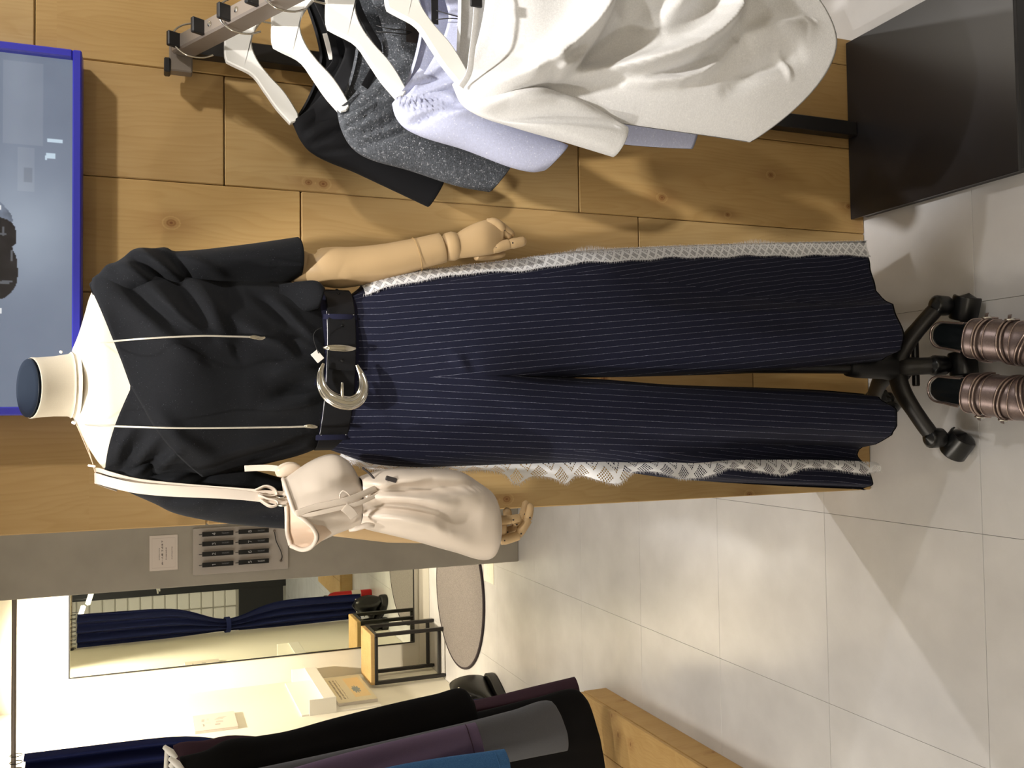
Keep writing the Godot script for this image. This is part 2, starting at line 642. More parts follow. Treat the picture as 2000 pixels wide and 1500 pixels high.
func _ready() -> void:
	# ---------- camera (held on its side), exposure, lamps ----------
	var cam := Camera3D.new()
	cam.name = "camera"
	add_child(cam)
	var fwd := Vector3(0, 0, -1).rotated(Vector3.RIGHT, deg_to_rad(-21.4714)).rotated(Vector3.UP, deg_to_rad(-2.2205))
	var side := Vector3(1, 0, 0).rotated(Vector3.UP, deg_to_rad(-2.2205))
	cam.transform = Transform3D(Basis(-side.cross(fwd), side, -fwd), Vector3(0, 1.5, 1.6278))
	cam.fov = 45.24
	cam.near = 0.05
	var we := WorldEnvironment.new()
	we.name = "environment"
	var env := Environment.new()
	env.background_mode = Environment.BG_COLOR
	env.background_color = Color.BLACK
	env.tonemap_mode = Environment.TONE_MAPPER_LINEAR
	env.tonemap_exposure = 1.0
	env.sdfgi_enabled = true
	env.ssao_enabled = true
	env.ssil_enabled = true
	we.environment = env
	add_child(we)
	materials()
	var warm := c8(255, 251, 246)
	spot("unseen_spotlight", "unseen spotlight behind the wood pillar, to its right, lighting the floor", Vector3(1.3, 2.6, -1.7), Vector3(-0.6, 0.0, 0.1), 2.6, 38, warm)  # out of view; lights the floor left of the pillar
	spot("unseen_spotlight", "unseen spotlight high at the right, in front of the pillar", Vector3(1.5, 2.6, 1.05), Vector3(0.2, 0.6, 0.2), 1.0, 36, warm)  # out of view; lights pillar, mannequin and floor from the right
	spot("unseen_spotlight", "unseen spotlight high at the right, placed to light the upper boards of the pillar", Vector3(1.6, 2.6, 1.1), Vector3(0.3, 1.5, 0.0), 1.3, 19, warm)  # out of view; narrow beam placed to brighten only the upper boards
	spot("unseen_spotlight", "unseen spotlight far to the left, aimed at the mannequin", Vector3(-1.9, 2.6, 1.3), Vector3(0.05, 1.15, 0.27), 2.2, 13, warm)  # out of view; rakes the mannequin from the left
	spot("unseen_spotlight", "unseen spotlight above and before the mannequin, lighting its chest", Vector3(0.0, 2.62, 0.95), Vector3(0.06, 1.48, 0.27), 2.8, 13, warm)  # out of view; placed to light chest and shoulders
	spot("unseen_spotlight", "unseen spotlight placed to light the hanging tops", Vector3(0.4, 2.62, 1.0), Vector3(0.66, 1.2, 0.36), 4.8, 14, warm)  # out of view; placed to brighten the hanging tops
	spot("unseen_spotlight", "unseen spotlight inside the fitting room, lighting its back wall", Vector3(-1.0, 2.55, -2.75), Vector3(-1.3, 0.95, -3.52), 7.5, 44, c8(255, 240, 214))  # out of view; whitens the wall beside the mirror
	var fill := c8(255, 250, 245)
	panel("added long fill panel at the ceiling behind the photographer", Vector3(0.0, 2.67, 3.0), Vector2(2.4, 0.6), 0.4, fill)  # added fill, out of view, for general brightness
	panel("added fill panel at the ceiling over the left aisle", Vector3(-2.1, 2.67, 0.2), Vector2(0.6, 2.4), 1.8, fill)  # added fill, out of view, mainly to lift the grey wall
	panel("added fill panel at the ceiling over the right aisle", Vector3(1.9, 2.67, -1.2), Vector2(0.6, 1.6), 0.6, fill)  # added fill, out of view, for the right side
	room()
	fitting_room()
	wood_pillar()
	screen()
	plinth_and_rail()
	tops()
	mannequin()
	wrap_top()
	trousers()
	belt()
	necklace()
	handbag()
	sandals()
	jeans_rack()

# ---------- the setting ----------
func room() -> void:
	var f := struct("floor", MB.new().box(Vector3(-0.3, -0.06, 0.3), Vector3(6.2, 0.11, 7.9), 0.002), M.joint)
	var tile := MB.new().box(Vector3(0, -0.004, 0), Vector3(0.4493, 0.008, 0.4493), 0.0005).mesh()
	for i in 13:
		for k in 17:
			var x := -0.464 + 0.45 * (i - 6)
			var z := -0.384 + 0.45 * (k - 7)
			var t := obj("floor_tile", tile, M.floor, f)
			t.position = Vector3(x, 0, z)
	struct("ceiling", MB.new().box(Vector3(-0.3, 2.76, 0.3), Vector3(6.2, 0.12, 7.9)), M.ceiling)
	struct("wall_far", MB.new().box(Vector3(-0.3, 1.35, -3.59), Vector3(6.2, 2.7, 0.1)), M.white_wall)
	struct("wall_near", MB.new().box(Vector3(-0.3, 1.35, 4.25), Vector3(6.2, 2.7, 0.1)), M.white_wall)
	struct("wall_west", MB.new().box(Vector3(-3.4, 1.35, 0.3), Vector3(0.1, 2.7, 7.8)), M.white_wall)
	struct("wall_east", MB.new().box(Vector3(2.75, 1.35, 0.3), Vector3(0.1, 2.7, 7.8)), M.white_wall)
	# fitting room: its grey front, its left side, its right side
	struct("wall_fitting_front", MB.new().box(Vector3(0.635, 1.35, -2.184), Vector3(2.53, 2.7, 0.1), 0.003), M.grey_wall)
	struct("wall_fitting_left", MB.new().box(Vector3(-1.47, 1.35, -2.81), Vector3(0.1, 2.7, 1.46), 0.003), M.white_wall)
	struct("wall_fitting_right", MB.new().box(Vector3(-0.28, 1.35, -2.88), Vector3(0.1, 2.7, 1.3), 0.003), M.white_wall)
	struct("wall_aisle", MB.new().box(Vector3(-2.43, 1.35, -2.13), Vector3(1.85, 2.7, 0.1), 0.003), M.white_wall)
	struct("baseboard_fitting", MB.new().box(Vector3(-0.875, 0.031, -3.535), Vector3(1.09, 0.062, 0.01), 0.002), M.white_wall)

func fitting_room() -> void:
	# mirror on the back wall
	var mr := thing("wall_mirror", "tall frameless wall mirror on the back wall of the fitting room", "mirror", Vector3(-1.03, 0.1, -3.53))
	var a := Vector3(-1.2597, 1.873, -3.51)
	var b := Vector3(-1.2705, 0.0981, -3.51)
	var w := 0.5
	var x0 := minf(a.x, b.x)
	var cy := (a.y + b.y) / 2
	obj("backing", MB.new().box(Vector3(x0 + w / 2, cy, -3.521), Vector3(w + 0.008, a.y - b.y + 0.008, 0.018), 0.002), M.black, mr)
	obj("glass", MB.new().box(Vector3(x0 + w / 2, cy, -3.513), Vector3(w - 0.006, a.y - b.y - 0.006, 0.006), 0.0015), M.mirror, mr)
	# stool
	var st := thing("stool", "stool with honey wood seat on a black square-tube frame beside the mirror", "stool", Vector3(-1.27, 0, -3.34))
	var sx0 := -1.405
	var sx1 := -1.135
	var sz0 := -3.46
	var sz1 := -3.22
	var sy := 0.415
	obj("seat", MB.new().box(Vector3((sx0 + sx1) / 2, sy - 0.012, (sz0 + sz1) / 2), Vector3(sx1 - sx0 - 0.006, 0.024, sz1 - sz0 - 0.004), 0.003), M.wood0, st)
	for x: float in [sx0 + 0.01, sx1 - 0.01]:
		for z: float in [sz0 + 0.01, sz1 - 0.01]:
			obj("leg", MB.new().box(Vector3(x, sy / 2 - 0.008, z), Vector3(0.019, sy - 0.03, 0.019), 0.002), M.black_metal, st)
			obj("foot_cap", MB.new().tube([Vector3(x, 0.0, z), Vector3(x, 0.01, z)], 0.009, 12), M.plastic_black, st)
	for z: float in [sz0 + 0.01, sz1 - 0.01]:
		obj("rail", MB.new().box(Vector3((sx0 + sx1) / 2, sy - 0.032, z), Vector3(sx1 - sx0 - 0.04, 0.018, 0.017), 0.002), M.black_metal, st)
		obj("stretcher", MB.new().box(Vector3((sx0 + sx1) / 2, 0.036, z), Vector3(sx1 - sx0 - 0.04, 0.018, 0.017), 0.002), M.black_metal, st)
	for x: float in [sx0 + 0.01, sx1 - 0.01]:
		obj("rail", MB.new().box(Vector3(x, sy - 0.032, (sz0 + sz1) / 2), Vector3(0.017, 0.018, sz1 - sz0 - 0.04), 0.002), M.black_metal, st)
	# round rug
	var rg := thing("round_rug", "round grey low-pile rug on the fitting room floor", "rug", Vector3(-0.9, 0, -2.96))
	var rows := []
	for q: Array in [[0.0, 0.012], [0.5, 0.012], [0.97, 0.012], [0.985, 0.01]]:
		var row := PackedVector3Array()
		for k in 64:
			row.append(Vector3(-0.9 + cos(TAU * k / 64) * 0.385 * q[0], q[1], -2.962 + sin(TAU * k / 64) * 0.385 * q[0]))
		rows.append(row)
	obj("pile", MB.new().grid(rows, true), M.rug, rg)
	var ring := []
	for k in 65:
		ring.append(Vector3(-0.9 + cos(TAU * k / 64) * 0.383, 0.0065, -2.962 + sin(TAU * k / 64) * 0.383))
	obj("edge_binding", MB.new().tube(ring, 0.0065, 8, 1.0, Vector3.UP, false), M.rug_edge, rg)
	# card on the floor
	var card := Image.create(128, 128, false, Image.FORMAT_RGB8)
	card.fill(c8(232, 228, 214))
	for k in 200:
		var p := Vector2(98, 64) + Vector2.from_angle(TAU * k / 200) * 24
		card.fill_rect(Rect2i(int(p.x), int(p.y), 4, 4), c8(150, 140, 120))
	dashes(card, 20, 60, 50, 3, c8(200, 194, 180), 3)
	dashes(card, 20, 60, 70, 3, c8(200, 194, 180), 4)
	var cm := mat(Color.WHITE, 0.6)
	cm.albedo_texture = tex(card)
	var fc := MB.new()
	var q0 := Vector3(-0.782, 0.0015, -2.45)
	fc.quad(q0, q0 + Vector3(0.19, 0, 0), q0 + Vector3(0.19, 0, -0.135), q0 + Vector3(0, 0, -0.135))
	fc.box(q0 + Vector3(0.095, -0.0008, -0.0675), Vector3(0.19, 0.0012, 0.135), 0.0003)
	tag(obj("floor_notice", fc, cm), "small cream notice card on the floor before the rug, at the grey wall's edge", "notice")
	# boot pair at the threshold
	for i in 2:
		boot(Vector3(-1.285 - 0.15 * i, 0, -2.36 - 0.02 * i), ["black lace-up boot nearer the rug, white lace tips showing", "black lace-up boot half hidden behind the hanging trousers"][i])
	# curtain rod, rings, curtain
	var ry := Vector3(-0.6455, 1.9597, -2.2).y
	var rod := thing("curtain_rod", "dark curtain rod across the top of the fitting room opening", "rod", Vector3(-1.0, ry, -2.2))
	obj("tube", MB.new().tube([Vector3(-1.42, ry, -2.2), Vector3(-0.62, ry, -2.2)], 0.0085, 14), M.steel_brown, rod)
	obj("bracket", MB.new().tube([Vector3(-1.42, ry, -2.2), Vector3(-1.41, ry, -2.2)], 0.018, 14), M.black_metal, rod)
	var cu := thing("curtain", "navy fitting room curtain gathered to the left and tied back", "curtain", Vector3(-1.3, 0.1, -2.2))
	var top := ry - 0.035
	var cr := []
	for i in 40:
		var s := i / 39.0
		var y := lerpf(top, 0.12, s)
		var pinch := exp(-pow((y - 1.02) / 0.22, 2))
		var cx := -1.325 + 0.045 * pinch * -1.0 + 0.02
		var hw := lerpf(lerpf(0.105, 0.085, s), 0.04, pinch)
		var row := PackedVector3Array()
		for k in 97:
			var u := k / 96.0
			row.append(Vector3(cx + hw * (u * 2 - 1), y, -2.2 + sin(u * PI * 7) * lerpf(0.035, 0.022, pinch) * (0.75 + 0.25 * sin(u * 17.0 + s * 2.0))))
		cr.append(row)
	obj("cloth", MB.new().grid(cr), M.curtain, cu)
	var tb := []
	for k in 33:
		tb.append(Vector3(-1.35 + cos(TAU * k / 32) * 0.05, 1.02 + 0.01 * sin(TAU * k / 32), -2.2 + sin(TAU * k / 32) * 0.034))
	obj("tieback", band(tb, Vector3.UP, 0.03, 0.003, 48), M.curtain, cu)
	for k in 9:
		var rr := []
		var x := -1.41 + 0.026 * k
		for j in 25:
			rr.append(Vector3(x, ry - 0.008 + cos(TAU * j / 24) * 0.02, -2.2 + sin(TAU * j / 24) * 0.02))
		obj("curtain_ring", MB.new().tube(rr, 0.0018, 6, 1.0, Vector3.UP, false), M.black_metal, cu)
	# notices and the card box on the left wall (x = -1.42)
	var sg := Image.create(220, 128, false, Image.FORMAT_RGB8)
	sg.fill(c8(214, 204, 196))
	rng.seed = 8
	for r: Array in [[52, 84, 26, 5, 120], [52, 74, 62, 16, 150], [84, 108, 66, 22, 168], [84, 106, 34, 16, 196], [120, 152, 24, 9, 150], [126, 156, 40, 7, 190]]:
		dashes(sg, r[0], r[1], r[2], r[3], Color8(r[4], r[4] - 6, r[4] - 10), r[4])
	for k in 4:
		dashes(sg, 128 + 8 * k, 132 + 8 * k, 62 + 4 * k, 26, c8(160, 150, 144), 20 + k)
	wall_plate("wall_notice", "grey printed notice plate on the fitting room's left wall", sg, 0.19, 0.24, Vector3(-1.42, (Vector3(-1.42, 1.2135, -2.9703)).y, (Vector3(-1.42, 1.2085, -2.976)).z))
	box_holder()

	# grey wall: printed notice, board of number tags
	var nt := Image.create(192, 256, false, Image.FORMAT_RGB8)
	nt.fill(c8(222, 212, 204))
	for e: Rect2i in [Rect2i(14, 22, 164, 2), Rect2i(14, 232, 164, 2), Rect2i(14, 22, 2, 212), Rect2i(176, 22, 2, 212)]:
		nt.fill_rect(e, c8(200, 190, 182))
	var ink := c8(84, 74, 68)
	var gl := ["0373 4049 4919 1916 1645 4596 9698 9868 8295", "0595", "5044 4409 4499", "0333 2129 2405 2437 4292 4595 6069 4878 5041 8071 6549 6599", "1181 8154 5487 8779 7929 2918", "5054 5292 2484 2427 8487 2787 1809 3839 5859 7899", "1282 1484 5058 5839 3927 2756 5698", "1181 8145 4547 4779 7262 7283 8192"]
	for i in 8:
		strokes(nt, gl[i], Vector2(30 + i * 16.4 + (5 if i > 3 else 0), 108), 13.0, ink, 2)
	dashes(nt, 58, 124, 84, 7, c8(120, 110, 104), 41)
	dashes(nt, 58, 124, 146, 8, c8(110, 100, 94), 42)
	dashes(nt, 58, 128, 200, 7, c8(140, 130, 124), 43)
	var nm := mat(Color.WHITE, 0.6)
	nm.albedo_texture = tex(nt)
	var p0 := Vector3(-0.5614, 1.4001, -2.1335)
	var p1 := Vector3(-0.4291, 1.5, -2.1335)
	var nb := MB.new()
	nb.quad(Vector3(p0.x, p0.y, -2.1315), Vector3(p1.x, p0.y, -2.1315), Vector3(p1.x, p1.y, -2.1315), Vector3(p0.x, p1.y, -2.1315))
	var pl := thing("notice_plate", "small white printed notice on the grey wall above the tag board", "notice", Vector3((p0.x + p1.x) / 2, p0.y, -2.132))
	obj("print", nb, nm, pl)
	obj("plate", MB.new().box(Vector3((p0.x + p1.x) / 2, (p0.y + p1.y) / 2, -2.1332), Vector3(p1.x - p0.x, p1.y - p0.y, 0.0028), 0.0008), M.paper, pl)
	tag_board()

	# the shop behind the camera, as the mirror shows it
	var sh := thing("store_shelf", "tall display wall of white glazed blocks in a dark frame, seen in the mirror", "shelf", Vector3(-2.15, 0, 2.6))
	for k in 14:
		for j in 3:
			obj("block", MB.new().box(Vector3(-2.44 + 0.2 * j, 0.62 + 0.13 * k, 2.6), Vector3(0.19, 0.12, 0.06), 0.01), M.white_wall, sh)
	obj("frame", MB.new().box(Vector3(-2.57, 1.3, 2.6), Vector3(0.05, 2.6, 0.1)).box(Vector3(-1.9, 1.3, 2.6), Vector3(0.1, 2.6, 0.1)).box(Vector3(-2.2, 0.28, 2.6), Vector3(0.7, 0.5, 0.08)), M.black, sh)
	var q := Vector3(-1.265, 0, -1.98)
	var ex := thing("fire_extinguisher", "slim red fire extinguisher by the fitting room entrance, seen in the mirror", "extinguisher", q)
	obj("cylinder", MB.new().tube([q, q + Vector3(0, 0.01, 0), q + Vector3(0, 0.26, 0), q + Vector3(0, 0.295, 0), q + Vector3(0, 0.31, 0)], [0.03, 0.032, 0.032, 0.024, 0.012], 20), M.red, ex)
	obj("data_plate", MB.new().tube([q + Vector3(0, 0.08, 0), q + Vector3(0, 0.145, 0)], 0.0326, 20, 1.0, Vector3.BACK, false), M.paper, ex)
	obj("valve", MB.new().box(q + Vector3(0, 0.325, 0), Vector3(0.016, 0.03, 0.05), 0.003), M.chrome, ex)
	for k in 2:
		var c: Vector3 = [Vector3(-1.57, 2.0, 0.5), Vector3(-1.70, 2.07, 0.58)][k]
		var lp := thing("tube_lamp", ["short glowing tube lamp seen high in the mirror, nearer the grey wall", "short glowing tube lamp seen high in the mirror, nearer the curtain"][k], "lamp", c)
		obj("lamp_tube", MB.new().tube([c + Vector3(-0.05, 0.015, 0), c + Vector3(0.05, -0.015, 0)], 0.022, 14), M.lamp, lp)
		obj("cable", MB.new().tube([c + Vector3(0, 0.02, 0), Vector3(c.x, 2.7, c.z)], 0.003, 6), M.black_metal, lp)
		var ol := OmniLight3D.new()
		ol.name = "glow"
		lp.add_child(ol)
		ol.light_energy = 0.12
		ol.light_color = c8(255, 245, 230)
		ol.light_size = 0.02
		ol.omni_range = 8.0
		ol.omni_attenuation = 2.0
		ol.shadow_enabled = true

func wall_plate(called: String, label: String, im: Image, hgt: float, wid: float, c: Vector3) -> void:
	# a thin plate on the wall that faces +x; its print reads along -z
	var t := thing(called, label, "notice", c)
	var m := mat(Color.WHITE, 0.5)
	m.albedo_texture = tex(im)
	var b := MB.new()
	var x := c.x + 0.0125
	b.quad(Vector3(x, c.y - hgt / 2, c.z + wid / 2), Vector3(x, c.y - hgt / 2, c.z - wid / 2), Vector3(x, c.y + hgt / 2, c.z - wid / 2), Vector3(x, c.y + hgt / 2, c.z + wid / 2))
	obj("print", b, m, t)
	obj("plate", MB.new().box(Vector3(c.x + 0.006, c.y, c.z), Vector3(0.012, hgt, wid), 0.001), M.paper, t)

func box_holder() -> void:
	# white acrylic holder of face covers with a printed sheet below, on the left wall
	var x := -1.42
	var t := thing("face_cover_box", "white wall box for face covers with an open top tray and a printed sheet", "dispenser", Vector3(x, 0.6, -2.95))
	var z0 := (Vector3(-1.42, 0.4182, -2.8826)).z
	var z1 := (Vector3(-1.42, 0.7921, -3.5223)).z
	var hi := (Vector3(-1.36, 0.822, -3.3047)).y
	var lo := (Vector3(-1.4, 0.4334, -2.8191)).y
	var zc := (z0 + z1) / 2
	var wd := absf(z1 - z0) * 0.92
	obj("back_panel", MB.new().box(Vector3(x + 0.004, (hi + lo) / 2, zc), Vector3(0.008, hi - lo, wd), 0.001), M.white_plastic, t)
	var d := 0.075
	var mid := lerpf(hi, lo, 0.42)
	var tr := MB.new()
	tr.box(Vector3(x + d / 2, mid, zc), Vector3(d, 0.005, wd), 0.001)
	tr.box(Vector3(x + d, mid + 0.03, zc), Vector3(0.004, 0.06, wd), 0.001)
	for e: float in [-1.0, 1.0]:
		tr.box(Vector3(x + d / 2, (mid + hi) / 2 - 0.02, zc + e * wd / 2), Vector3(d, (hi - mid) * 0.8, 0.004), 0.001)
	obj("tray", tr, M.white_plastic, t)
	var im := Image.create(160, 200, false, Image.FORMAT_RGB8)
	im.fill(c8(222, 212, 186))
	for k in 3:
		dashes(im, 20, 140, 22 + k * 18, 9 if k < 2 else 4, c8(130, 116, 96), 60 + k)
	im.fill_rect(Rect2i(24, 100, 120, 84), c8(232, 206, 158))
	for k in 60:
		var p := Vector2(66, 128) + Vector2.from_angle(k * 0.7) * (k * 0.33)
		im.fill_rect(Rect2i(int(p.x), int(p.y), 9, 6), c8(140, 152, 158))
	var m := mat(Color.WHITE, 0.6)
	m.albedo_texture = tex(im)
	var b := MB.new()
	var ph := mid - lo - 0.03
	var py := (mid + lo) / 2 - 0.012
	var xx := x + 0.0235
	b.quad(Vector3(xx, py - ph / 2, zc + wd * 0.4), Vector3(xx, py - ph / 2, zc - wd * 0.4), Vector3(xx, py + ph / 2, zc - wd * 0.4), Vector3(xx, py + ph / 2, zc + wd * 0.4))
	obj("printed_sheet", b, m, t)
	obj("sheet_plate", MB.new().box(Vector3(x + 0.0155, py, zc), Vector3(0.015, ph, wd * 0.8), 0.001), M.paper, t)

func boot(at: Vector3, label: String) -> void:
	var t := thing("boot", label, "boot", at, "boots at the fitting room threshold")
	t.scale = Vector3.ONE * 1.28
	t.rotation.y = PI - 0.5
	var y0 := 0.03
	# lofted along -z: heel at +z
	var st := [[0.11, 0.02, 0.15, 0.025], [0.1, 0.038, 0.17, 0.03], [0.06, 0.042, 0.175, 0.04], [0.02, 0.042, 0.15, 0.042], [-0.03, 0.045, 0.10, 0.045], [-0.08, 0.047, 0.075, 0.047], [-0.125, 0.042, 0.06, 0.045], [-0.15, 0.02, 0.045, 0.02]]
	var rows := []
	for s: Array in st:
		var row := PackedVector3Array()
		for k in 24:
			var a := TAU * k / 24
			row.append(at + Vector3(cos(a) * lerpf(s[1], s[3], 0.5), y0 + maxf(0.0, (0.5 + 0.5 * sin(a))) * (s[2] - y0), s[0]))
		rows.append(row)
	obj("upper", MB.new().grid(close_end(close_end(rows), true), true), M.plastic_black, t)
	var so := []
	for q: Array in [[0.0, 0.98], [0.006, 1.04], [0.03, 1.04], [0.034, 0.96]]:
		var row := PackedVector3Array()
		for k in 36:
			var a := TAU * k / 36
			row.append(at + Vector3(cos(a) * 0.05 * q[1] * (1.0 - 0.12 * cos(2 * a)), q[0], -0.02 + sin(a) * 0.137 * q[1]))
		so.append(row)
	obj("sole", MB.new().grid(close_end(close_end(so), true), true), M.black, t)
	for k in 5:
		var z := -0.045 + 0.022 * k
		obj("lace", MB.new().tube([at + Vector3(-0.03, 0.1 + 0.014 * k, z), at + Vector3(0, 0.112 + 0.016 * k, z), at + Vector3(0.03, 0.1 + 0.014 * k, z)], 0.0032, 8), M.black, t)
		for e: float in [-1.0, 1.0]:
			obj("eyelet", MB.new().tube([at + Vector3(e * 0.031, 0.1 + 0.014 * k, z), at + Vector3(e * 0.036, 0.099 + 0.014 * k, z)], 0.004, 8), M.chrome, t)

func tag_board() -> void:
	var bd := thing("tag_board", "grey board on the grey wall holding the black number tags", "board", Vector3(-0.45, 1.1, -2.13))
	var p := [Vector3(-0.5875, 1.3451, -2.125), Vector3(-0.5842, 0.9877, -2.125), Vector3(-0.4307, 0.9869, -2.125), Vector3(-0.4102, 1.3448, -2.125)]
	var x0: float = p[0].x
	var x1: float = p[3].x
	obj("plate", MB.new().box(Vector3((x0 + x1) / 2, (p[0].y + p[1].y) / 2, -2.1285), Vector3(x1 - x0, p[0].y - p[1].y, 0.009), 0.0015), mat(c8(184, 177, 170), 0.7), bd)
	var tx := [Vector3(-0.4319, 1.3121, -2.11), Vector3(-0.4689, 1.3121, -2.11), Vector3(-0.5079, 1.3122, -2.11), Vector3(-0.5488, 1.3123, -2.11), Vector3(-0.43, 1.1781, -2.11), Vector3(-0.4695, 1.1783, -2.11), Vector3(-0.509, 1.1784, -2.11), Vector3(-0.5485, 1.1785, -2.11)]
	var no := ["4", "3", "2", "1", "8", "7", "6", "5"]
	var font := SystemFont.new()
	font.font_names = PackedStringArray(["Droid Sans"])
	for i in 8:
		var c: Vector3 = tx[i]
		var h: float = (Vector3(-0.4689, 1.3121, -2.11)).y - (Vector3(-0.4683, 1.1973, -2.11)).y
		var t := thing("number_tag", "black tag numbered %s, %s" % [["four", "three", "two", "one", "eight", "seven", "six", "five"][i], ["right end of the board's upper row", "second from the right in the board's upper row", "second from the left in the board's upper row", "left end of the board's upper row", "right end of the board's lower row", "second from the right in the board's lower row", "second from the left in the board's lower row", "left end of the board's lower row"][i]], "tag", c, "number tags on the board")
		c.z = -2.112
		obj("slab", MB.new().box(c + Vector3(0, -h / 2, 0), Vector3(0.0172, h, 0.006), 0.001), M.plastic_black, t)
		obj("hook", MB.new().tube([c + Vector3(0, -0.004, -0.011), c + Vector3(0, 0.004, 0.002), c + Vector3(0, 0.012, 0.004)], 0.0014, 6), M.black_metal, t)
		var dm := TextMesh.new()
		dm.font = font
		dm.text = no[i]
		dm.font_size = 24
		dm.pixel_size = 0.00075
		dm.depth = 0.0008
		var o := obj("digit", dm, M.tag_text, t)
		o.position = Vector3(0, -h * 0.37, -2.1086 - t.position.z)
		var wm := TextMesh.new()
		wm.font = font
		wm.text = "TAGEERT"
		wm.font_size = 16
		wm.pixel_size = 0.00044
		wm.depth = 0.0006
		var o2 := obj("lettering", wm, M.tag_text if i == 7 else M.tag_text_dim, t)
		o2.rotation.z = -PI / 2
		o2.position = Vector3(0.001, -h * 0.74, -2.1087 - t.position.z)
	var s0 := Vector3(-0.4347, 1.0415, -2.117)
	var s1 := Vector3(-0.5529, 1.0164, -2.117)
	obj("cord", MB.new().tube(spline([s0, Vector3(-0.4712, 1.0358, -2.117), Vector3(-0.5187, 1.0163, -2.117), Vector3(-0.5391, 1.0124, -2.117), s1], 24), 0.0018, 8), M.black, bd)
	for q: Vector3 in [s0, s1]:
		obj("cord_knob", MB.new().tube([q + Vector3(0, 0, -0.008), q, q + Vector3(0, 0, 0.004)], [0.0045, 0.0055, 0.003], 14), M.steel_brown, bd)

# ---------- pillar clad in boards ----------
func wood_pillar() -> void:
	var core := struct("wall_pillar", MB.new().box(Vector3(0.334, 1.35, -0.119), Vector3(1.012, 2.7, 0.18), 0.002), M.wood3)
	# boards stand upright, 0.19 wide; joints at these heights, per column from the left
	var edges := [-0.173, 0.022, 0.212, 0.402, 0.592, 0.782, 0.842]
	var cuts := [[1.365], [0.31, 1.92], [0.52, 1.315, 2.3], [0.62, 1.375, 2.1], [0.45, 1.695], [1.05, 2.2]]
	cuts[2] = [(Vector3(0.3949, 0.5792, 0)).y, (Vector3(0.3417, 1.2526, 0)).y, 2.3]
	cuts[3] = [(Vector3(0.4677, 0.7108, 0)).y, (Vector3(0.501, 1.3811, 0)).y, 2.2]
	cuts[4] = [0.66, (Vector3(0.641, 1.6707, 0)).y]
	cuts[0] = [(Vector3(-0.1664, 1.4108, 0)).y]
	var n := 0
	for i in 6:
		var ys := [0.0]
		ys.append_array(cuts[i])
		ys.append(2.695)
		for k in ys.size() - 1:
			var y0: float = ys[k] + 0.0008
			var y1: float = ys[k + 1] - 0.0008
			var x0: float = edges[i] + 0.0005
			var x1: float = edges[i + 1] - 0.0005
			var o := obj("plank", MB.new().box(Vector3.ZERO, Vector3(x1 - x0, y1 - y0, 0.02), 0.0018), M["wood%d" % (n % 5)], core)
			o.position = Vector3((x0 + x1) / 2, (y0 + y1) / 2, -0.0245 + [0.0, 0.0011, 0.0004, 0.0014, 0.0007][n % 5] + 0.0135)
			n += 1

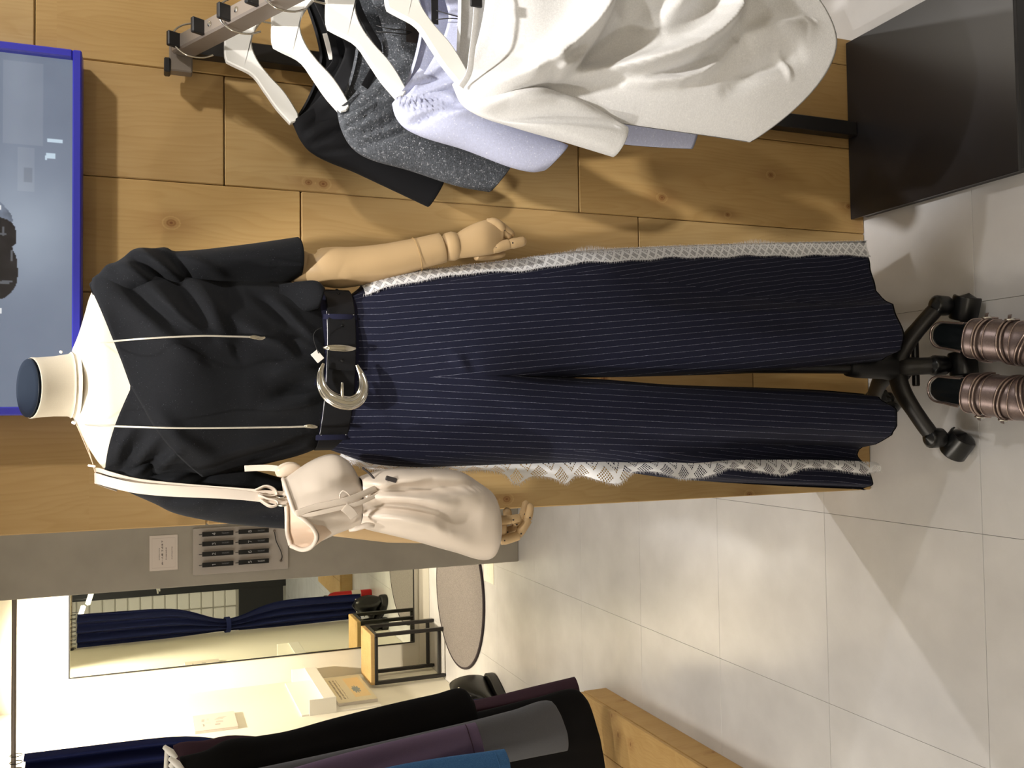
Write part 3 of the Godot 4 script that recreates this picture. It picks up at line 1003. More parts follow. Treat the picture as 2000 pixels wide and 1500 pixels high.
func screen() -> void:
	var r := Vector3(0.5859, 1.5991, 0.05)
	var l := Vector3(0.0136, 1.6791, 0.05)
	var x0 := l.x
	var x1 := r.x
	var y0 := r.y
	var y1 := y0 + 0.95
	var cx := (x0 + x1) / 2
	var cy := (y0 + y1) / 2
	var t := thing("display_screen", "blue-framed advertising screen on the wood pillar above the mannequin", "screen", Vector3(cx, y0, 0.03))
	var fw := 0.013
	var fr := MB.new()
	for e: Array in [[cx, y0 + fw / 2, x1 - x0, fw], [cx, y1 - fw / 2, x1 - x0, fw], [x0 + fw / 2, cy, fw, y1 - y0 - 2 * fw], [x1 - fw / 2, cy, fw, y1 - y0 - 2 * fw]]:
		fr.box(Vector3(e[0], e[1], 0.032), Vector3(e[2], e[3], 0.044), 0.002)
	obj("frame", fr, M.blue_frame, t)
	obj("housing", MB.new().box(Vector3(cx, cy, 0.014), Vector3(x1 - x0 - 0.03, y1 - y0 - 0.03, 0.026), 0.002), M.black, t)
	# picture: a chunky black sandal on a misty ground
	var w := 384
	var h := 634
	var im := Image.create(w, h, false, Image.FORMAT_RGB8)
	var nz := noise(51, 0.012, 3)
	var sx := w / (x1 - x0)
	for y in h:
		for x in w:
			var u := x / float(w)
			var d := (h - y) / float(w)
			var g := 0.5 + 0.42 * exp(-pow((u - 0.5) / 0.16, 2)) * exp(-pow((d - 0.13) / 0.16, 2)) + nz.get_noise_2d(x, y) * 0.05
			g += 0.09 * exp(-pow((d - 0.19 + 0.05 * u) / 0.035, 2)) * smoothstep(0.55, 0.7, u)
			im.set_pixel(x, y, c8(112, 122, 142).lerp(c8(206, 218, 232), clampf(g - 0.32, 0.0, 1.0)))
	var px := func(iy: float, ix: float) -> Vector2:
		return Vector2((811.0 - iy) / 711.0 * w, h - (163.0 - ix) * 0.54)
	var shape := func(pts: Array, c: Color) -> void:
		var poly := PackedVector2Array()
		for q: Vector2 in spline(pts, 70):
			poly.append(px.call(q.y, q.x))
		for y in range(h - 230, h):
			for x in range(40, 330):
				if Geometry2D.is_point_in_polygon(Vector2(x, y), poly):
					im.set_pixel(x, y, c * (1.0 + nz.get_noise_2d(x * 4.0, y * 4.0) * 0.25))
	# the wearer's leg and trouser hem, then the sandal: sole, upper, straps, toes
	shape.call([Vector2(-200, 470), Vector2(-120, 330), Vector2(-20, 360), Vector2(12, 385), Vector2(40, 410), Vector2(56, 436), Vector2(40, 470), Vector2(-60, 480), Vector2(-200, 470)], c8(124, 134, 152))
	shape.call([Vector2(-120, 440), Vector2(0, 436), Vector2(20, 434), Vector2(40, 436), Vector2(56, 446), Vector2(62, 462), Vector2(61, 486), Vector2(55, 492), Vector2(62, 510), Vector2(65, 540), Vector2(63, 566), Vector2(52, 586), Vector2(38, 597), Vector2(22, 596), Vector2(14, 580), Vector2(2, 562), Vector2(-60, 540), Vector2(-120, 440)], c8(40, 37, 38))
	shape.call([Vector2(-40, 450), Vector2(4, 446), Vector2(12, 480), Vector2(10, 520), Vector2(-40, 520), Vector2(-40, 450)], c8(74, 66, 64))
	for q: Array in [[515, 15, 4, 0], [513, 10, 3, 1], [545, 24, 5, 0], [572, 20, 5, 0], [578, 12, 6, 0]]:
		var c0: Vector2 = px.call(q[0], q[1])
		for y in range(-7, 8):
			for x in range(-7, 8):
				if Vector2(x, y * 1.2).length() < q[2]:
					im.set_pixelv(Vector2i(c0) + Vector2i(x, y), c8(214, 168, 150) if q[3] == 0 else c8(245, 240, 236))
	for q: Array in [[530, 8, 20, 2], [541, 12, 2, 8], [556, 22, 16, 2], [562, 40, 2, 10], [468, 25, 2, 12], [470, 40, 10, 2], [500, 30, 14, 2], [566, 30, 3, 12], [520, 55, 12, 2]]:
		var p: Vector2 = px.call(q[0], q[1])
		im.fill_rect(Rect2i(int(p.x), int(p.y), q[2], q[3]), c8(104, 106, 112))
	for q: Array in [[612, 11, 4, 8], [629, 29, 3, 8], [624, 36, 2, 6], [267, 8, 2, 7], [418, 34, 2, 5]]:
		var p: Vector2 = px.call(q[0], q[1])
		im.fill_rect(Rect2i(int(p.x), int(p.y), q[3], q[2]), c8(250, 252, 255))
	for q: Array in [[274, 118, 4, 15], [306, 115, 6, 9], [311, 114, 5, 2]]:
		var p: Vector2 = px.call(q[0], q[1])
		im.fill_rect(Rect2i(int(p.x), int(p.y), q[2], q[3]), c8(214, 234, 250))
	for q: Array in [[115, 40, 72, 170, 16], [290, 66, 30, 90, 10], [330, 76, 16, 30, -14]]:
		for y in int(q[2] * 0.54):
			for x in int(q[3] * 0.54):
				var p: Vector2 = px.call(q[0], q[1])
				var at := Vector2i(int(p.x) - x, int(p.y) + y)
				im.set_pixelv(at, im.get_pixelv(at).lightened(0.1) if q[4] > 0 else im.get_pixelv(at).darkened(0.1))
	var m := mat(c8(20, 20, 22), 0.12)
	m.emission_enabled = true
	m.emission_texture = tex(im)
	m.emission_energy_multiplier = 0.8
	var b := MB.new()
	b.quad(Vector3(x0 + fw, y0 + fw, 0.041), Vector3(x1 - fw, y0 + fw, 0.041), Vector3(x1 - fw, y1 - fw, 0.041), Vector3(x0 + fw, y1 - fw, 0.041))
	obj("picture", b, m, t)
	var s := AreaLight3D.new()
	s.name = "glow"
	t.add_child(s)
	s.position = Vector3(0, (y1 - y0) / 2, 0.02)
	s.rotation.y = PI
	s.area_size = Vector2(x1 - x0 - 0.04, y1 - y0 - 0.04)
	s.light_energy = 0.12
	s.light_color = c8(190, 205, 235)
	s.area_range = 8.0
	s.shadow_enabled = true

# ---------- plinth, rail ----------
func plinth_and_rail() -> void:
	var p := thing("display_plinth", "low glossy black platform on the floor under the hanging tops", "platform", Vector3(0.63, 0, 0.22))
	obj("body", MB.new().box(Vector3(0.632, 0.017, 0.222), Vector3(0.39, 0.034, 0.422), 0.001), M.black, p)
	obj("top_board", MB.new().box(Vector3(0.631, 0.037, 0.217), Vector3(0.4, 0.008, 0.43), 0.0012), M.plinth, p)
	var r := thing("garment_rail", "wall post with sloping steel arm and black stop tabs for hangers", "rail", Vector3(0.615, 0.042, 0.03))
	obj("post", MB.new().box(Vector3(0.628, 0.754, 0.0165), Vector3(0.031, 1.425, 0.031), 0.002), M.black_metal, r)
	# arm: from the wall forward and down
	var a0 := Vector3(0.612, 1.452, 0.045)
	var a1 := Vector3(0.612, 1.205, 0.52)
	var d := (a1 - a0).normalized()
	var t := Basis(Vector3.RIGHT, d.cross(Vector3.RIGHT), d)
	obj("arm", MB.new().box((a0 + a1) / 2, Vector3(0.026, 0.036, (a1 - a0).length()), 0.003, t), M.steel_brown, r)
	obj("arm_root", MB.new().box(Vector3(0.604, 1.452, 0.034), Vector3(0.06, 0.036, 0.024), 0.002), M.steel_brown, r)
	obj("arm_clip", MB.new().box(Vector3(0.582, 1.473, 0.036), Vector3(0.024, 0.01, 0.026), 0.002), M.black, r)
	for k in 7:
		var q := a0 + d * (0.025 + 0.0735 * k) + t.y * 0.03
		obj("stop_tab", MB.new().box(q - t.y * 0.003, Vector3(0.024, 0.021, 0.008), 0.0015, t), M.black, r)
		if k > 0:
			var q2 := q - t.y * 0.0115 - d * -0.02
			obj("rivet", MB.new().tube([q2, q2 + t.y * 0.0012], 0.0045, 12), M.silver, r)

# ---------- tops on hangers ----------
# front and back cloth hung between shoulders; outline: left side (x, y) from shoulder to hem, mirrored about xc
func tee(t: Node3D, m: Material, e: Array, xc: float, z: float, dz, neck_y: float, back_y: float, hem_drop: float, folds: Array, neck_p := 1.5, nv := 90) -> void:
	var le := spline(e, 80)
	var y0: float = e[0].y
	var y1: float = e[e.size() - 1].y
	var nt := 96
	for side in 2:
		var sg := 1.0 if side == 0 else -1.0
		var rows := []
		for i in nv:
			var s := i / float(nv - 1)
			var row := PackedVector3Array()
			for j in nt + 1:
				var q := -cos(PI * j / nt) * 0.999
				var yt := lerpf(neck_y if side == 0 else back_y, y0, pow(absf(q), neck_p))
				var yb := y1 - hem_drop * (1.0 - pow(absf(q), 1.7))
				var y := lerpf(yt, yb, s)
				var xl := x_at(le, maxf(y, y1))
				var x := xc + q * (xc - xl)
				var sd := clampf((y0 - y) / (y0 - y1), 0.0, 1.0)
				var zz := z + sg * tab(dz, sd) * pow(1 - q * q, 0.6)
				if side == 0:
					zz += fold(Vector2(x, y), folds)
				row.append(Vector3(x, y, zz))
			if side == 1:
				row.reverse()
			rows.append(row)
		# turned edge at neck and hem
		var first: PackedVector3Array = rows[0]
		var edge := PackedVector3Array()
		for p in first:
			edge.append(p + Vector3(0, -0.004, -0.003 * sg))
		rows.push_front(edge)
		var last: PackedVector3Array = rows[rows.size() - 1]
		var edge2 := PackedVector3Array()
		for p in last:
			edge2.append(p + Vector3(0, 0.006, -0.003 * sg))
		rows.append(edge2)
		obj("front" if side == 0 else "back", MB.new().grid(rows), m, t)

func sleeve(t: Node3D, m: Material, e0: Array, e1: Array, z, dz, folds: Array = []) -> void:
	obj("sleeve", MB.new().grid(hem(pillow(e0, e1, z, dz, 0.018, 48, 30, folds)), true), m, t)
	var xc := t.position.x
	obj("sleeve", MB.new().grid(hem(pillow(mirrored(e1, xc), mirrored(e0, xc), z, dz, 0.018, 30, 20)), true), m, t)

func mirrored(e: Array, xc: float) -> Array:
	var r := []
	for p: Vector2 in e:
		r.append(Vector2(2 * xc - p.x, p.y))
	return r

func hanger(z: float, c: Vector2, peg_y: float, label: String) -> void:
	var t := thing("clothes_hanger", label, "hanger", Vector3(c.x, c.y, z), "white hangers on the sloping rail")
	var a := [Vector2(0.6216, 1.3865), Vector2(0.5979, 1.3866), Vector2(0.5855, 1.3842), Vector2(0.5797, 1.3706), Vector2(0.5678, 1.3431), Vector2(0.5428, 1.3236), Vector2(0.5159, 1.3039), Vector2(0.5018, 1.2906), Vector2(0.4932, 1.2823)]
	var b := [Vector2(0.4968, 1.273), Vector2(0.5068, 1.2679), Vector2(0.5175, 1.2729), Vector2(0.548, 1.2937), Vector2(0.5711, 1.3169), Vector2(0.5913, 1.3332), Vector2(0.6107, 1.3421), Vector2(0.6275, 1.3445)]
	var o: Vector2 = a[0]
	var half := spline(a, 20)
	half.append_array(spline(b, 20))
	var poly := PackedVector2Array()
	for p: Vector2 in half:
		poly.append(p - o + c)
	for i in range(half.size() - 2, 0, -1):
		var p: Vector2 = half[i] - o
		poly.append(Vector2(-p.x, p.y) + c)
	obj("body", MB.new().extrude(poly, z - 0.007, z + 0.007, Transform3D.IDENTITY, 0.002), M.white_plastic, t)
	var ax := 0.612
	var path := [Vector3(c.x, c.y - 0.004, z), Vector3(c.x + 0.004, c.y + 0.02, z), Vector3(ax + 0.028, peg_y - 0.02, z), Vector3(ax + 0.027, peg_y + 0.012, z), Vector3(ax + 0.012, peg_y + 0.03, z), Vector3(ax - 0.01, peg_y + 0.028, z), Vector3(ax - 0.022, peg_y + 0.012, z), Vector3(ax - 0.024, peg_y - 0.014, z), Vector3(ax - 0.018, peg_y - 0.03, z)]
	obj("hook", MB.new().tube(spline(path, 40), 0.0016, 8), M.chrome, t)

func tops() -> void:
	var ca := Vector2(0.6216, 1.3865)
	var cb := Vector2(0.6085, 1.3261)
	var cc := Vector2(0.606, 1.261)
	var cd := Vector2(0.6017, 1.1969)
	hanger(0.08, ca, 1.434, "white hanger nearest the wood wall, holding the plain black top")
	hanger(0.2, cb, 1.372, "white hanger holding the glittering dark grey top")
	hanger(0.3, cc, 1.32, "white hanger holding the pale blue top")
	hanger(0.4, cd, 1.268, "white hanger nearest the camera, holding the cream draped top")

	var g := "tops on the sloping rail"
	var a := thing("black_shirt", "plain black top with white neck label, hanging nearest the wood wall", "top", Vector3(ca.x, 1.25, 0.08), g)
	var e := [Vector2(0.4998, 1.2772), Vector2(0.4936, 1.2536), Vector2(0.4936, 1.202), Vector2(0.5082, 1.0948), Vector2(0.531, 0.982), Vector2(0.5509, 0.8833)]
	tee(a, M.tee_black, e, ca.x, 0.08, [Vector2(0, 0.012), Vector2(0.3, 0.03), Vector2(1, 0.03)], (Vector2(0.6377, 1.194)).y, (Vector2(0.633, 1.2288)).y, 0.02, [[Vector2(0.5031, 1.2536), Vector2(0.5902, 1.1483), 0.01, 0.006], [Vector2(0.5006, 1.2365), Vector2(0.5719, 1.0758), 0.01, 0.006], [Vector2(0.498, 1.2193), Vector2(0.536, 1.0295), 0.012, 0.006]])
	sleeve(a, M.tee_black, [Vector2(0.4979, 1.2789), Vector2(0.4665, 1.2639), Vector2(0.4505, 1.2496), Vector2(0.4193, 1.1675), Vector2(0.3715, 1.0445)], [Vector2(0.5321, 1.2277), Vector2(0.506, 1.1845), Vector2(0.4812, 1.1493), Vector2(0.4514, 1.0862), Vector2(0.4211, 1.0158)], 0.08, [Vector2(0, 0.012), Vector2(0.4, 0.022), Vector2(1, 0.02)], [[[Vector2(0.4757, 1.2637), Vector2(0.4974, 1.2382), Vector2(0.5326, 1.195)], 0.008, 0.004, -0.008], [[Vector2(0.4567, 1.2554), Vector2(0.4808, 1.2127), Vector2(0.5109, 1.1513)], 0.008, 0.004, -0.009], [[Vector2(0.4454, 1.2386), Vector2(0.4605, 1.1693), Vector2(0.4682, 1.0887)], 0.008, 0.005, -0.007], [[Vector2(0.4679, 1.2553), Vector2(0.4922, 1.2039), Vector2(0.5207, 1.1423)], 0.01, 0.008, 0.006]])
	obj("neck_label", MB.new().box(Vector3((Vector2(0.6352, 1.2131)).x, (Vector2(0.6352, 1.2131)).y, 0.079), Vector3(0.045, 0.017, 0.001), 0.0004, Basis(Vector3.BACK, 0.25)), M.silver if false else M.paper, a)
	obj("neck_band", band([Vector3(0.5769, 1.2274, 0.09), Vector3(0.6017, 1.2093, 0.1), Vector3(0.6255, 1.2127, 0.105), Vector3(0.6589, 1.2227, 0.105), Vector3(0.6937, 1.2369, 0.1), Vector3(0.7303, 1.2537, 0.09)], Vector3(0, 1, 0.3), 0.012, 0.003, 40), M.tee_black, a)

	var b := thing("glitter_shirt", "dark grey top with silver glitter and a black hang tag, second from the wall", "top", Vector3(cb.x, 1.15, 0.2), g)
	e = [Vector2(0.4879, 1.2249), Vector2(0.4791, 1.2007), Vector2(0.4769, 1.1596), Vector2(0.4886, 1.0661), Vector2(0.5117, 0.931), Vector2(0.5326, 0.7966)]
	tee(b, M.tee_grey, e, cb.x, 0.2, [Vector2(0, 0.012), Vector2(0.3, 0.03), Vector2(1, 0.03)], (Vector2(0.6215, 1.1567)).y, (Vector2(0.6166, 1.1914)).y, 0.02, [[Vector2(0.4881, 1.2006), Vector2(0.5684, 1.1168), 0.008, 0.006], [Vector2(0.4908, 1.1761), Vector2(0.557, 1.074), 0.008, 0.006]])
	sleeve(b, M.tee_grey, [Vector2(0.4861, 1.2265), Vector2(0.4614, 1.2219), Vector2(0.4327, 1.2076), Vector2(0.4174, 1.1882), Vector2(0.3996, 1.11), Vector2(0.3798, 1.0235), Vector2(0.3752, 0.9734)], [Vector2(0.5265, 1.1741), Vector2(0.5037, 1.1343), Vector2(0.4791, 1.0921), Vector2(0.4514, 1.0315), Vector2(0.4241, 0.9351)], 0.2, [Vector2(0, 0.012), Vector2(0.4, 0.022), Vector2(1, 0.02)], [[[Vector2(0.4738, 1.2205), Vector2(0.4937, 1.1946), Vector2(0.5298, 1.1449)], 0.008, 0.004, -0.0153], [[Vector2(0.46, 1.2142), Vector2(0.4817, 1.1784), Vector2(0.5086, 1.1284)], 0.008, 0.004, -0.017], [[Vector2(0.4465, 1.203), Vector2(0.4605, 1.1621), Vector2(0.4856, 1.1118)], 0.008, 0.004, -0.0153], [[Vector2(0.4299, 1.1902), Vector2(0.4474, 1.1457), Vector2(0.4716, 1.0865)], 0.007, 0.004, -0.0136], [[Vector2(0.4661, 1.2174), Vector2(0.4907, 1.1701), Vector2(0.5155, 1.1115)], 0.01, 0.008, 0.0102]])
	obj("neck_band", band([Vector3(0.5216, 1.1857, 0.215), Vector3(0.5605, 1.1683, 0.226), Vector3(0.5836, 1.1674, 0.23), Vector3(0.6053, 1.1806, 0.232), Vector3(0.6286, 1.1929, 0.23), Vector3(0.6579, 1.203, 0.226), Vector3(0.6893, 1.2102, 0.215)], Vector3(0, 1, 0.3), 0.013, 0.003, 40), M.tee_black, b)
	var hc := Vector3(0.6069, 1.1128, 0.252)
	obj("hang_tag", MB.new().box(hc, Vector3(0.04, 0.03, 0.001), 0.0004), mat(c8(58, 52, 50), 0.6), b)
	obj("tag_string", MB.new().tube(spline([Vector3(0.6123, 1.1714, 0.238), Vector3(0.605, 1.1541, 0.25), Vector3(0.6045, 1.1241, 0.254), Vector3(0.6033, 1.1193, 0.2545)], 16), 0.0009, 6).tube(spline([Vector3(0.6025, 1.1715, 0.238), Vector3(0.5992, 1.1501, 0.25), Vector3(0.5994, 1.1258, 0.254), Vector3(0.6033, 1.1193, 0.2545)], 16), 0.0009, 6), M.black, b)

	var c := thing("pale_blue_blouse", "pale blue top with fine glitter and gathered shoulder, behind the cream top", "top", Vector3(cc.x, 1.05, 0.3), g)
	e = [Vector2(0.4702, 1.1584), Vector2(0.4625, 1.1364), Vector2(0.4599, 1.0883), Vector2(0.4579, 0.9711), Vector2(0.4507, 0.865), Vector2(0.4458, 0.7768), Vector2(0.4477, 0.6945), Vector2(0.4508, 0.6424)]
	tee(c, M.tee_blue, e, cc.x, 0.3, [Vector2(0, 0.012), Vector2(0.3, 0.03), Vector2(1, 0.03)], (Vector2(0.6082, 1.08)).y, (Vector2(0.6032, 1.1141)).y, 0.015, [[Vector2(0.4844, 1.1559), Vector2(0.556, 1.0543), 0.006, 0.009], [Vector2(0.4737, 1.1481), Vector2(0.5271, 1.0297), 0.006, 0.009]])
	sleeve(c, M.tee_blue, [Vector2(0.4704, 1.163), Vector2(0.4524, 1.1585), Vector2(0.438, 1.1477), Vector2(0.4277, 1.1272), Vector2(0.4126, 1.0561), Vector2(0.3863, 0.9375), Vector2(0.3905, 0.9163)], [Vector2(0.5301, 1.1197), Vector2(0.5091, 1.0796), Vector2(0.487, 1.0302), Vector2(0.4628, 0.9711), Vector2(0.4345, 0.8771)], 0.3, [Vector2(0, 0.012), Vector2(0.35, 0.028), Vector2(1, 0.022)], [[[Vector2(0.5086, 1.1636), Vector2(0.522, 1.1306), Vector2(0.5396, 1.0904)], 0.008, 0.004, -0.017], [[Vector2(0.482, 1.1545), Vector2(0.4959, 1.115), Vector2(0.5044, 1.0705)], 0.008, 0.004, -0.0187], [[Vector2(0.4686, 1.15), Vector2(0.4772, 1.1152), Vector2(0.4809, 1.083)], 0.005, 0.003, -0.0119], [[Vector2(0.4595, 1.1423), Vector2(0.4672, 1.1073), Vector2(0.4733, 1.0668)], 0.005, 0.003, -0.0102], [[Vector2(0.4383, 1.1378), Vector2(0.4556, 1.0994), Vector2(0.4695, 1.0587)], 0.008, 0.004, -0.017], [[Vector2(0.4918, 1.1622), Vector2(0.5092, 1.1148), Vector2(0.5191, 1.0663)], 0.01, 0.008, 0.0136], [[Vector2(0.4458, 1.1471), Vector2(0.4596, 1.0914), Vector2(0.4635, 1.0257)], 0.01, 0.008, 0.0102]])
	obj("neck_label", MB.new().box(Vector3(0.6164, 1.1029, 0.325), Vector3(0.055, 0.011, 0.0012), 0.0004), M.black, c)
	obj("tag_string", MB.new().tube(spline([Vector3(0.6081, 1.1021, 0.33), Vector3(0.601, 1.0909, 0.34), Vector3(0.5954, 1.0622, 0.345)], 14), 0.0008, 6).tube(spline([Vector3(0.5942, 1.1022, 0.33), Vector3(0.5944, 1.083, 0.34), Vector3(0.5938, 1.0623, 0.345)], 14), 0.0008, 6).tube([Vector3(0.6016, 1.0622, 0.345), Vector3(0.5923, 1.0623, 0.345)], 0.0008, 6), M.black, c)

	var d := thing("cream_draped_blouse", "cream draped top with big soft folds, hanging nearest the camera", "top", Vector3(cd.x, 0.95, 0.4), g)
	e = [Vector2(0.4672, 1.0976), Vector2(0.4511, 1.0848), Vector2(0.4404, 1.0619), Vector2(0.44, 1.0107), Vector2(0.4443, 0.9291), Vector2(0.444, 0.8438), Vector2(0.4421, 0.7545), Vector2(0.4401, 0.661), Vector2(0.4381, 0.5968)]
	var big := [
		[[Vector2(0.4618, 1.0982), Vector2(0.4743, 1.0492), Vector2(0.4881, 1.0028), Vector2(0.5074, 0.9681), Vector2(0.5299, 0.94), Vector2(0.559, 0.9113), Vector2(0.5848, 0.8924), Vector2(0.6112, 0.8808), Vector2(0.6508, 0.8758)], 0.022, 0.009, 0.0286],
		[[Vector2(0.4514, 1.0877), Vector2(0.4632, 1.0494), Vector2(0.4748, 1.0141), Vector2(0.4911, 0.978), Vector2(0.5087, 0.9575)], 0.009, 0.014, 0.0182],
		[[Vector2(0.4382, 1.0765), Vector2(0.4659, 1.0143), Vector2(0.4806, 0.9782), Vector2(0.4931, 0.9497), Vector2(0.5181, 0.9204), Vector2(0.5469, 0.899), Vector2(0.5786, 0.8815), Vector2(0.6128, 0.8706), Vector2(0.6525, 0.8655)], 0.03, 0.006, 0.0338],
		[[Vector2(0.4896, 0.9538), Vector2(0.5013, 0.8956), Vector2(0.5144, 0.8399), Vector2(0.5214, 0.8092), Vector2(0.5317, 0.7779), Vector2(0.5484, 0.7413), Vector2(0.5682, 0.7132), Vector2(0.594, 0.6846), Vector2(0.6151, 0.668), Vector2(0.6448, 0.6615), Vector2(0.6854, 0.6642)], 0.016, 0.01, 0.0494],
		[[Vector2(0.4957, 0.8403), Vector2(0.4973, 0.8009), Vector2(0.5043, 0.756), Vector2(0.5161, 0.7238), Vector2(0.5377, 0.6926), Vector2(0.5688, 0.6663)], 0.008, 0.007, 0.0208],
		[[Vector2(0.5078, 0.9289), Vector2(0.5432, 0.8694), Vector2(0.587, 0.834), Vector2(0.66, 0.8194)], 0.024, 0.03, -0.026],
		[[Vector2(0.5869, 0.8024), Vector2(0.6104, 0.7716), Vector2(0.6367, 0.7456), Vector2(0.674, 0.7337)], 0.012, 0.02, 0.026],
		[[Vector2(0.5812, 0.6469), Vector2(0.6038, 0.6027), Vector2(0.6222, 0.5323)], 0.01, 0.024, 0.0182],
		[[Vector2(0.5056, 0.6633), Vector2(0.5361, 0.6144), Vector2(0.57, 0.544)], 0.014, 0.014, -0.013],
		[[Vector2(0.5184, 0.6582), Vector2(0.5241, 0.6244), Vector2(0.541, 0.5749)], 0.004, 0.004, 0.0039],
		[[Vector2(0.5656, 0.5782), Vector2(0.5508, 0.5627), Vector2(0.5308, 0.5553)], 0.005, 0.005, 0.0052]]
	tee(d, M.tee_cream, e, cd.x, 0.4, [Vector2(0, 0.012), Vector2(0.25, 0.035), Vector2(0.7, 0.05), Vector2(1, 0.055)], (Vector2(0.593, 1.0559)).y, (Vector2(0.5883, 1.0869)).y, (Vector2(0.5879, 0.5925)).y - (Vector2(0.7016, 0.4597)).y, big, 1.5, 150)
	sleeve(d, M.tee_cream, [Vector2(0.4711, 1.1021), Vector2(0.444, 1.0888), Vector2(0.4311, 1.0659), Vector2(0.4189, 1.011), Vector2(0.4051, 0.9298), Vector2(0.3903, 0.8483)], [Vector2(0.4859, 1.0651), Vector2(0.481, 1.026), Vector2(0.4773, 0.9616), Vector2(0.4657, 0.895), Vector2(0.4377, 0.8281)], 0.405, [Vector2(0, 0.012), Vector2(0.4, 0.028), Vector2(1, 0.022)], [[[Vector2(0.4228, 1.0843), Vector2(0.4254, 1.0188), Vector2(0.431, 0.9385), Vector2(0.4321, 0.8545)], 0.012, 0.004, -0.016], [[Vector2(0.4319, 1.0804), Vector2(0.4565, 1.0183), Vector2(0.478, 0.9499), Vector2(0.4706, 0.8962)], 0.012, 0.01, 0.014], [[Vector2(0.4454, 1.0185), Vector2(0.4594, 0.9543), Vector2(0.4583, 0.8965)], 0.006, 0.006, 0.006], [[Vector2(0.4222, 1.0768), Vector2(0.4117, 0.9794), Vector2(0.3973, 0.8638)], 0.008, 0.008, 0.007]])
	obj("shoulder_strap", band([Vector3(0.4591, 1.0978, 0.428), Vector3(0.4753, 1.0891, 0.436), Vector3(0.5042, 1.0869, 0.446), Vector3(0.5379, 1.084, 0.452), Vector3(0.5732, 1.0813, 0.454), Vector3(0.5969, 1.0781, 0.45)], Vector3(0, 1, 0.2), 0.009, 0.002, 30), M.tee_cream, d)
	obj("strap_slider", MB.new().box(Vector3(0.5686, 1.0839, 0.457), Vector3(0.014, 0.017, 0.004), 0.001), M.black, d)

